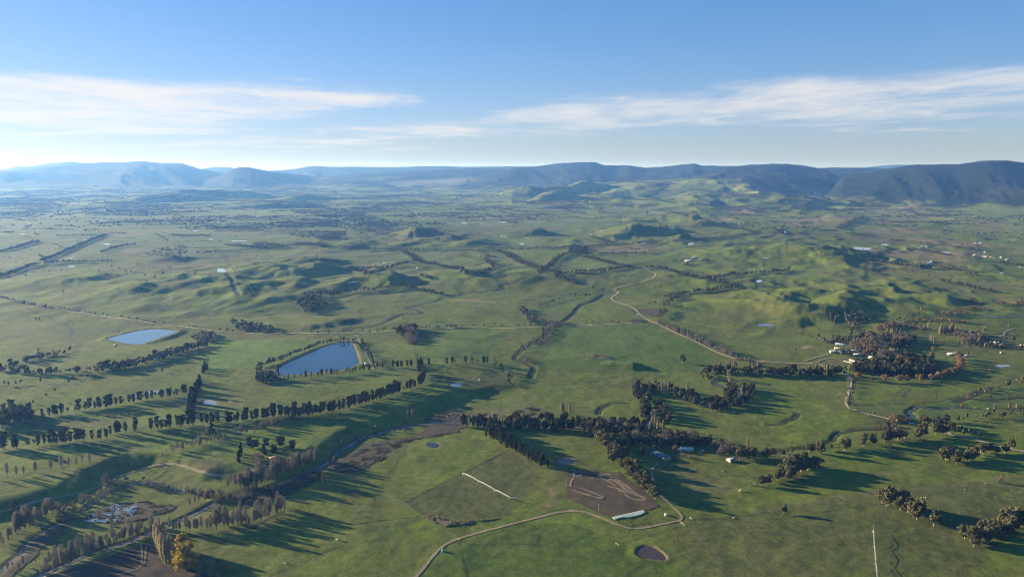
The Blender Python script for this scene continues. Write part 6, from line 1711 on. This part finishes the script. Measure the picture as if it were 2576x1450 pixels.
for rw in range(2):
    for q in range(15):
        p = A0 + (A1 - A0) * q / 14 + np.array([0.5, 2.6]) * rw
        o = link('silage_bale', bale_me); o.scale = (1.3, 1.3, 1.3)
        o.location = (p[0], p[1], float(ground(p[0], p[1])) + 0.8); o.rotation_euler = (0, 0, 0.7)
        tag(o, 'white-wrapped silage bale in the double line by the homestead yard', 'bale', 'homestead yard bales')

# ------------------------------------------------------------------ centre-pivot irrigators
def tubes(pts, r_, n=6):
    out = []
    for a, b in zip(pts[:-1], pts[1:]):
        out.append(tube(a, b, r_, r_, n))
    return out
def irrigator(s, label, ext):
    P = W(s)
    x0, y0 = P[0]
    o = root_at('pivot_irrigator', x0, y0, label, 'irrigator')
    z0 = float(ground(x0, y0))
    L3 = np.stack([P[:, 0] - x0, P[:, 1] - y0, ground(P[:, 0], P[:, 1]) - z0], 1)
    for i in range(len(P) - 1):
        a, b = L3[i] + [0, 0, 4.0], L3[i + 1] + [0, 0, 4.0]
        t_ = np.linspace(0, 1, 9)
        arc = a + (b - a) * t_[:, None] + np.stack([0 * t_, 0 * t_, 1.1 * 4 * t_ * (1 - t_)], 1)
        sp_ = part('span_pipe', tubes(arc, 0.20), 'steel', o)
        d = (b - a)[:2]; d = d / np.hypot(*d); pr2 = np.array([-d[1], d[0], 0])
        rods = []
        for k in range(1, 8):
            lowz = arc[k] + [0, 0, -1.3]
            rods += [tube(arc[k], lowz + pr2 * 0.8, 0.06, 0.06, 4), tube(arc[k], lowz - pr2 * 0.8, 0.06, 0.06, 4)]
            if k < 7:
                nx = arc[k + 1] + [0, 0, -1.3]
                rods += [tube(lowz + pr2 * 0.8, nx + pr2 * 0.8, 0.06, 0.06, 4), tube(lowz - pr2 * 0.8, nx - pr2 * 0.8, 0.06, 0.06, 4)]
        part('truss', rods, 'steel', sp_)
        drops = [tube(arc[k] + (arc[min(k + 1, 8)] - arc[k]) * q, arc[k] + (arc[min(k + 1, 8)] - arc[k]) * q - [0, 0, 2.2], 0.06, 0.06, 4) for k in range(8) for q in (0.25, 0.75)]
        dp = part('drop_pipe', drops, 'steel', o); dp['kind'] = 'stuff'
    for i in range(len(P)):
        c = L3[i]; d = (L3[min(i + 1, len(P) - 1)] - L3[max(i - 1, 0)])[:2]; d = d / np.hypot(*d); pr2 = np.array([-d[1], d[0], 0]); dd = np.array([d[0], d[1], 0])
        legs = []
        for sg in (-1, 1):
            legs += [tube(c + [0, 0, 4.0], c + pr2 * sg * 2.0 + [0, 0, 0.6], 0.11, 0.11, 5)]
        legs.append(tube(c + pr2 * 2.0 + [0, 0, 0.6], c - pr2 * 2.0 + [0, 0, 0.6], 0.12, 0.12, 5))
        tw = part('tower', legs, 'steel', o)
        for sg in (-1, 1):
            wv, wf_ = tube(c + pr2 * sg * 2.0 - dd * 0.22 + [0, 0, 0.62], c + pr2 * sg * 2.0 + dd * 0.22 + [0, 0, 0.62], 0.62, 0.62, 12)
            part('wheel', (wv, wf_), 'rubber', tw)
    if ext:
        d3 = L3[0] - L3[1]; d3 = d3 / np.linalg.norm(d3)
        part('end_boom', tubes([L3[0] + [0, 0, 4.0], L3[0] + d3 * 16 + [0, 0, 4.4]], 0.10), 'steel', o)
    return o
irrigator("C2 2085,428 2237,505 2402,595 2552,672 C3 95,693", 'pale centre-pivot irrigator crossing the dark irrigated sector', False)
irrigator("C4 1060,1005 1070,1155 1085,1325 1100,1510", 'long centre-pivot irrigator running towards the bottom of the olive paddock', True)

# ------------------------------------------------------------------ posts, tanks, gates, carts
def pole(s, h, label, arm=True, mat='timber', r_=0.22):
    x, y = W(s)[0]
    o = root_at('power_pole', x, y, label, 'pole')
    part('post', tube((0, 0, -0.5), (0, 0, h), r_, r_ * 0.8, 7), mat, o)
    if arm:
        part('cross_arm', box(-1.3, 1.3, -0.1, 0.1, h - 0.9, h - 0.65), mat, o)
pole("C3 695,470", 10, 'pale power pole in the rutted brown paddock', mat='wall_white')
pole("C3 873,785", 10, 'pale power pole on the lower edge of the brown paddock', mat='wall_white')
pole("C3 1397,265", 8, 'white mast beside the big blue-grey shed', False, 'wall_white', 0.35)
pole("C2 553,110", 10, 'power pole on the sunny terrace spur', mat='wall_white')
pole("C2 860,110", 10, 'power pole in the shaded river slope', mat='wall_grey')
pole("C2 1700,90", 10, 'power pole above the small grey dam', mat='wall_white')
pole("C2 1318,470", 10, 'power pole in the wide green paddock', mat='timber')
def tank(s, r_, h, mat, label):
    x, y = W(s)[0]
    o = root_at('water_tank', x, y, label, 'tank', None, 0, -0.1)
    part('shell', tube((0, 0, 0), (0, 0, h), r_, r_, 16), mat, o)
    part('lid', tube((0, 0, h - 0.02), (0, 0, h + r_ * 0.28), r_ * 1.02, 0.15, 16), mat, o)
tank("C2 1885,1195", 2.3, 3.0, 'tank_green', 'green round water tank beside the curving dirt track')
tank("C3 1550,832", 2.2, 2.8, 'pale_tank', 'pale round water tank near the silage bales')
tank("B2 2250,862", 2.2, 2.6, 'pale_tank', 'pale round tank on the grassy terrace slope')
tank("C3 2230,862", 1.2, 1.6, 'wall_white', 'small white tank out on the olive paddock')
def gate(s, label):
    (x0, y0), (x1, y1) = W(s)
    o = root_at('farm_gate', x0, y0, label, 'gate', None, math.atan2(y1 - y0, x1 - x0))
    Lg = math.hypot(x1 - x0, y1 - y0)
    for k in range(2):
        part('post', box(-0.2 + k * Lg, 0.2 + k * Lg, -0.2, 0.2, -0.3, 1.8), 'wall_white', o)
    for k in range(5):
        part('rail', box(0.2, Lg - 0.2, -0.05, 0.05, 0.3 + k * 0.3, 0.40 + k * 0.3), 'wall_white', o)
gate("C3 1700,903 1738,935", 'white rail gate at the bend of the dirt track')
gate("C3 1790,855 1808,872", 'white rail gate at the start of the olive paddock')
gate("C3 1045,1118 1075,1132", 'white rail gate above the brown muddy dam')
gate("C2 2030,1072 2050,1085", 'white rail gate where the dirt track enters the green paddock')
def cart(s, label, k=1.0):
    x, y = W(s)[0]
    o = root_at('hose_reel_cart', x, y, label, 'cart')
    part('frame', [box(-1.8 * k, 1.8 * k, -0.9 * k, 0.9 * k, 0.7 * k, 0.95 * k), tube((-1.8 * k, 0, 0.8 * k), (-4.0 * k, 0, 0.4 * k), 0.12 * k, 0.08 * k, 5)], 'steel', o)
    part('reel', tube((0, -0.7 * k, 2.0 * k), (0, 0.7 * k, 2.0 * k), 1.25 * k, 1.25 * k, 14), 'wall_grey', o)
    for sg in (-1, 1):
        part('wheel', tube((0.6 * k, sg * 1.0 * k, 0.6 * k), (0.6 * k, sg * 1.3 * k, 0.6 * k), 0.6 * k, 0.6 * k, 12), 'rubber', o)
    part('gun', tube((1.4 * k, 0, 1.0 * k), (2.2 * k, 0, 3.4 * k), 0.12 * k, 0.07 * k, 6), 'steel', o)
cart("C2 820,1080", 'pale irrigation cart standing in the bright lower paddock', 1.1)
cart("C3 2297,590", 'white irrigation cart at the edge of the airstrip', 1.1)
cart("C2 570,1195", 'dark hose cart in the lower paddock above the ditch line', 0.7)
cart("C2 298,1315", 'small hose cart near the bottom of the lower paddock', 0.7)

# ------------------------------------------------------------------ cattle and sheep
def beast(length, height, girth, mat, name, woolly=False):
    """one continuous body: a lofted trunk with neck and head, four legs drawn out of the belly"""
    import bmesh
    bm = bmesh.new()
    L_ = length; h = height
    prof = [(-0.50, 0.62, 0.10, 0.10), (-0.47, 0.72, 0.24, 0.20), (-0.30, 0.74, 0.30, 0.27), (-0.05, 0.72, 0.32, 0.31), (0.20, 0.74, 0.30, 0.29), (0.33, 0.82, 0.20, 0.20), (0.45, 0.92, 0.15, 0.16), (0.52, 0.96, 0.13, 0.13), (0.64, 0.88, 0.08, 0.09), (0.68, 0.84, 0.05, 0.06)]
    rings = []
    for fx, fz, hw, hh in prof:
        ring = []
        for k in range(8):
            a = 2 * math.pi * (k + 0.5) / 8
            ring.append(bm.verts.new((fx * L_, math.cos(a) * hw * girth, fz * h + math.sin(a) * hh * girth)))
        rings.append(ring)
    for r0, r1 in zip(rings[:-1], rings[1:]):
        for k in range(8):
            bm.faces.new((r0[k], r0[(k + 1) % 8], r1[(k + 1) % 8], r1[k]))
    bm.faces.new(rings[0][::-1]); bm.faces.new(rings[-1])
    bm.normal_update()
    faces = [f for f in bm.faces if f.normal.z < -0.5 and len(f.verts) == 4]
    for fx in (-0.38, 0.07):
        cand = sorted(faces, key=lambda f: abs(f.calc_center_median().x - fx * L_))
        used = []
        for f in cand:
            if len(used) == 2: break
            if all(abs(f.calc_center_median().y - u.calc_center_median().y) > 0.02 for u in used):
                used.append(f)
        for f in used:
            if not f.is_valid: continue
            faces.remove(f)
            cur = f
            for zt, sc_ in ((0.30, 0.55), (0.12, 0.8), (0.0, 0.9)):
                ex = bmesh.ops.extrude_discrete_faces(bm, faces=[cur])
                cur = ex['faces'][0]
                c = cur.calc_center_median()
                for v in cur.verts:
                    v.co.x = c.x + (v.co.x - c.x) * sc_; v.co.y = c.y + (v.co.y - c.y) * sc_; v.co.z = zt * h
    me = bpy.data.meshes.new(name); bm.to_mesh(me); bm.free(); me.materials.append(M[mat])
    return me
cow_me = beast(2.2, 1.45, 1.15, 'cow_hide', 'cow'); sheep_me = beast(1.25, 0.85, 0.95, 'fleece', 'sheep')
cows = "B2 590,985 620,930 560,940 635,945 690,945 725,940 610,970 640,970 765,905 795,910 530,990 510,1000 670,990 700,960 810,975 850,930 885,970 865,895 1090,910 1105,930 1020,990 1000,985 990,1025 740,1055 800,1050 840,1048 820,1035 640,1075 690,1070 710,1070 700,1080 600,1110 620,1115 690,1105 720,1105 780,1078 850,1083 570,1045 610,1010 660,1010 770,1000 1250,965 1200,965 1170,968 1205,930 1270,900 1390,900 1490,860"
for x, y in W(cows):
    o = link('cow', cow_me); o.location = (x, y, float(ground(x, y))); o.rotation_euler = (0, 0, random.uniform(0, 6.28)); o.scale = (1.15,) * 3
    tag(o, 'black cow grazing below the deep blue reservoir', 'cow', 'black cattle below the reservoir')
for x, y in W("B1 1900,765 1912,770 1920,762 1890,772"):
    o = link('cow', cow_me); o.location = (x, y, float(ground(x, y))); o.rotation_euler = (0, 0, random.uniform(0, 6.28)); o.scale = (1.15,) * 3
    tag(o, 'dark cow in the small mob left of the reservoir paddock', 'cow', 'small mob of cattle')
for x, y in W("C4 1395,665 1410,682 1430,712 1445,712 1497,670 1505,700 1540,650 1568,655 1588,652 1585,665 1838,875 1835,885 1925,810 2125,790 2275,853 2180,575 1980,570 1975,598 2190,515 2450,585 2290,650 2155,920 2545,605"):
    o = link('sheep', sheep_me); o.location = (x, y, float(ground(x, y))); o.rotation_euler = (0, 0, random.uniform(0, 6.28)); o.scale = (1.05,) * 3
    tag(o, 'white sheep on the paddock beyond the two eucalyptus clumps', 'sheep', 'sheep beyond the clumps')
for x, y in W("B3 1820,340 1850,350 1900,360 1930,375 1960,370 2000,380 2060,400 2100,410 2150,390 2190,430 2240,440 2260,450 2300,455 2340,460 2380,470 2400,455 2430,470 1880,390 1990,400 2120,440"):
    o = link('sheep', sheep_me); o.location = (x, y, float(ground(x, y))); o.rotation_euler = (0, 0, random.uniform(0, 6.28)); o.scale = (1.05,) * 3
    tag(o, 'white sheep in the paddock above the homestead road', 'sheep', 'sheep above the homestead road')
print('objects', len(bpy.data.objects), 'tris', sum((len(m_.loops) - 2 * len(m_.polygons)) for m_ in bpy.data.meshes))
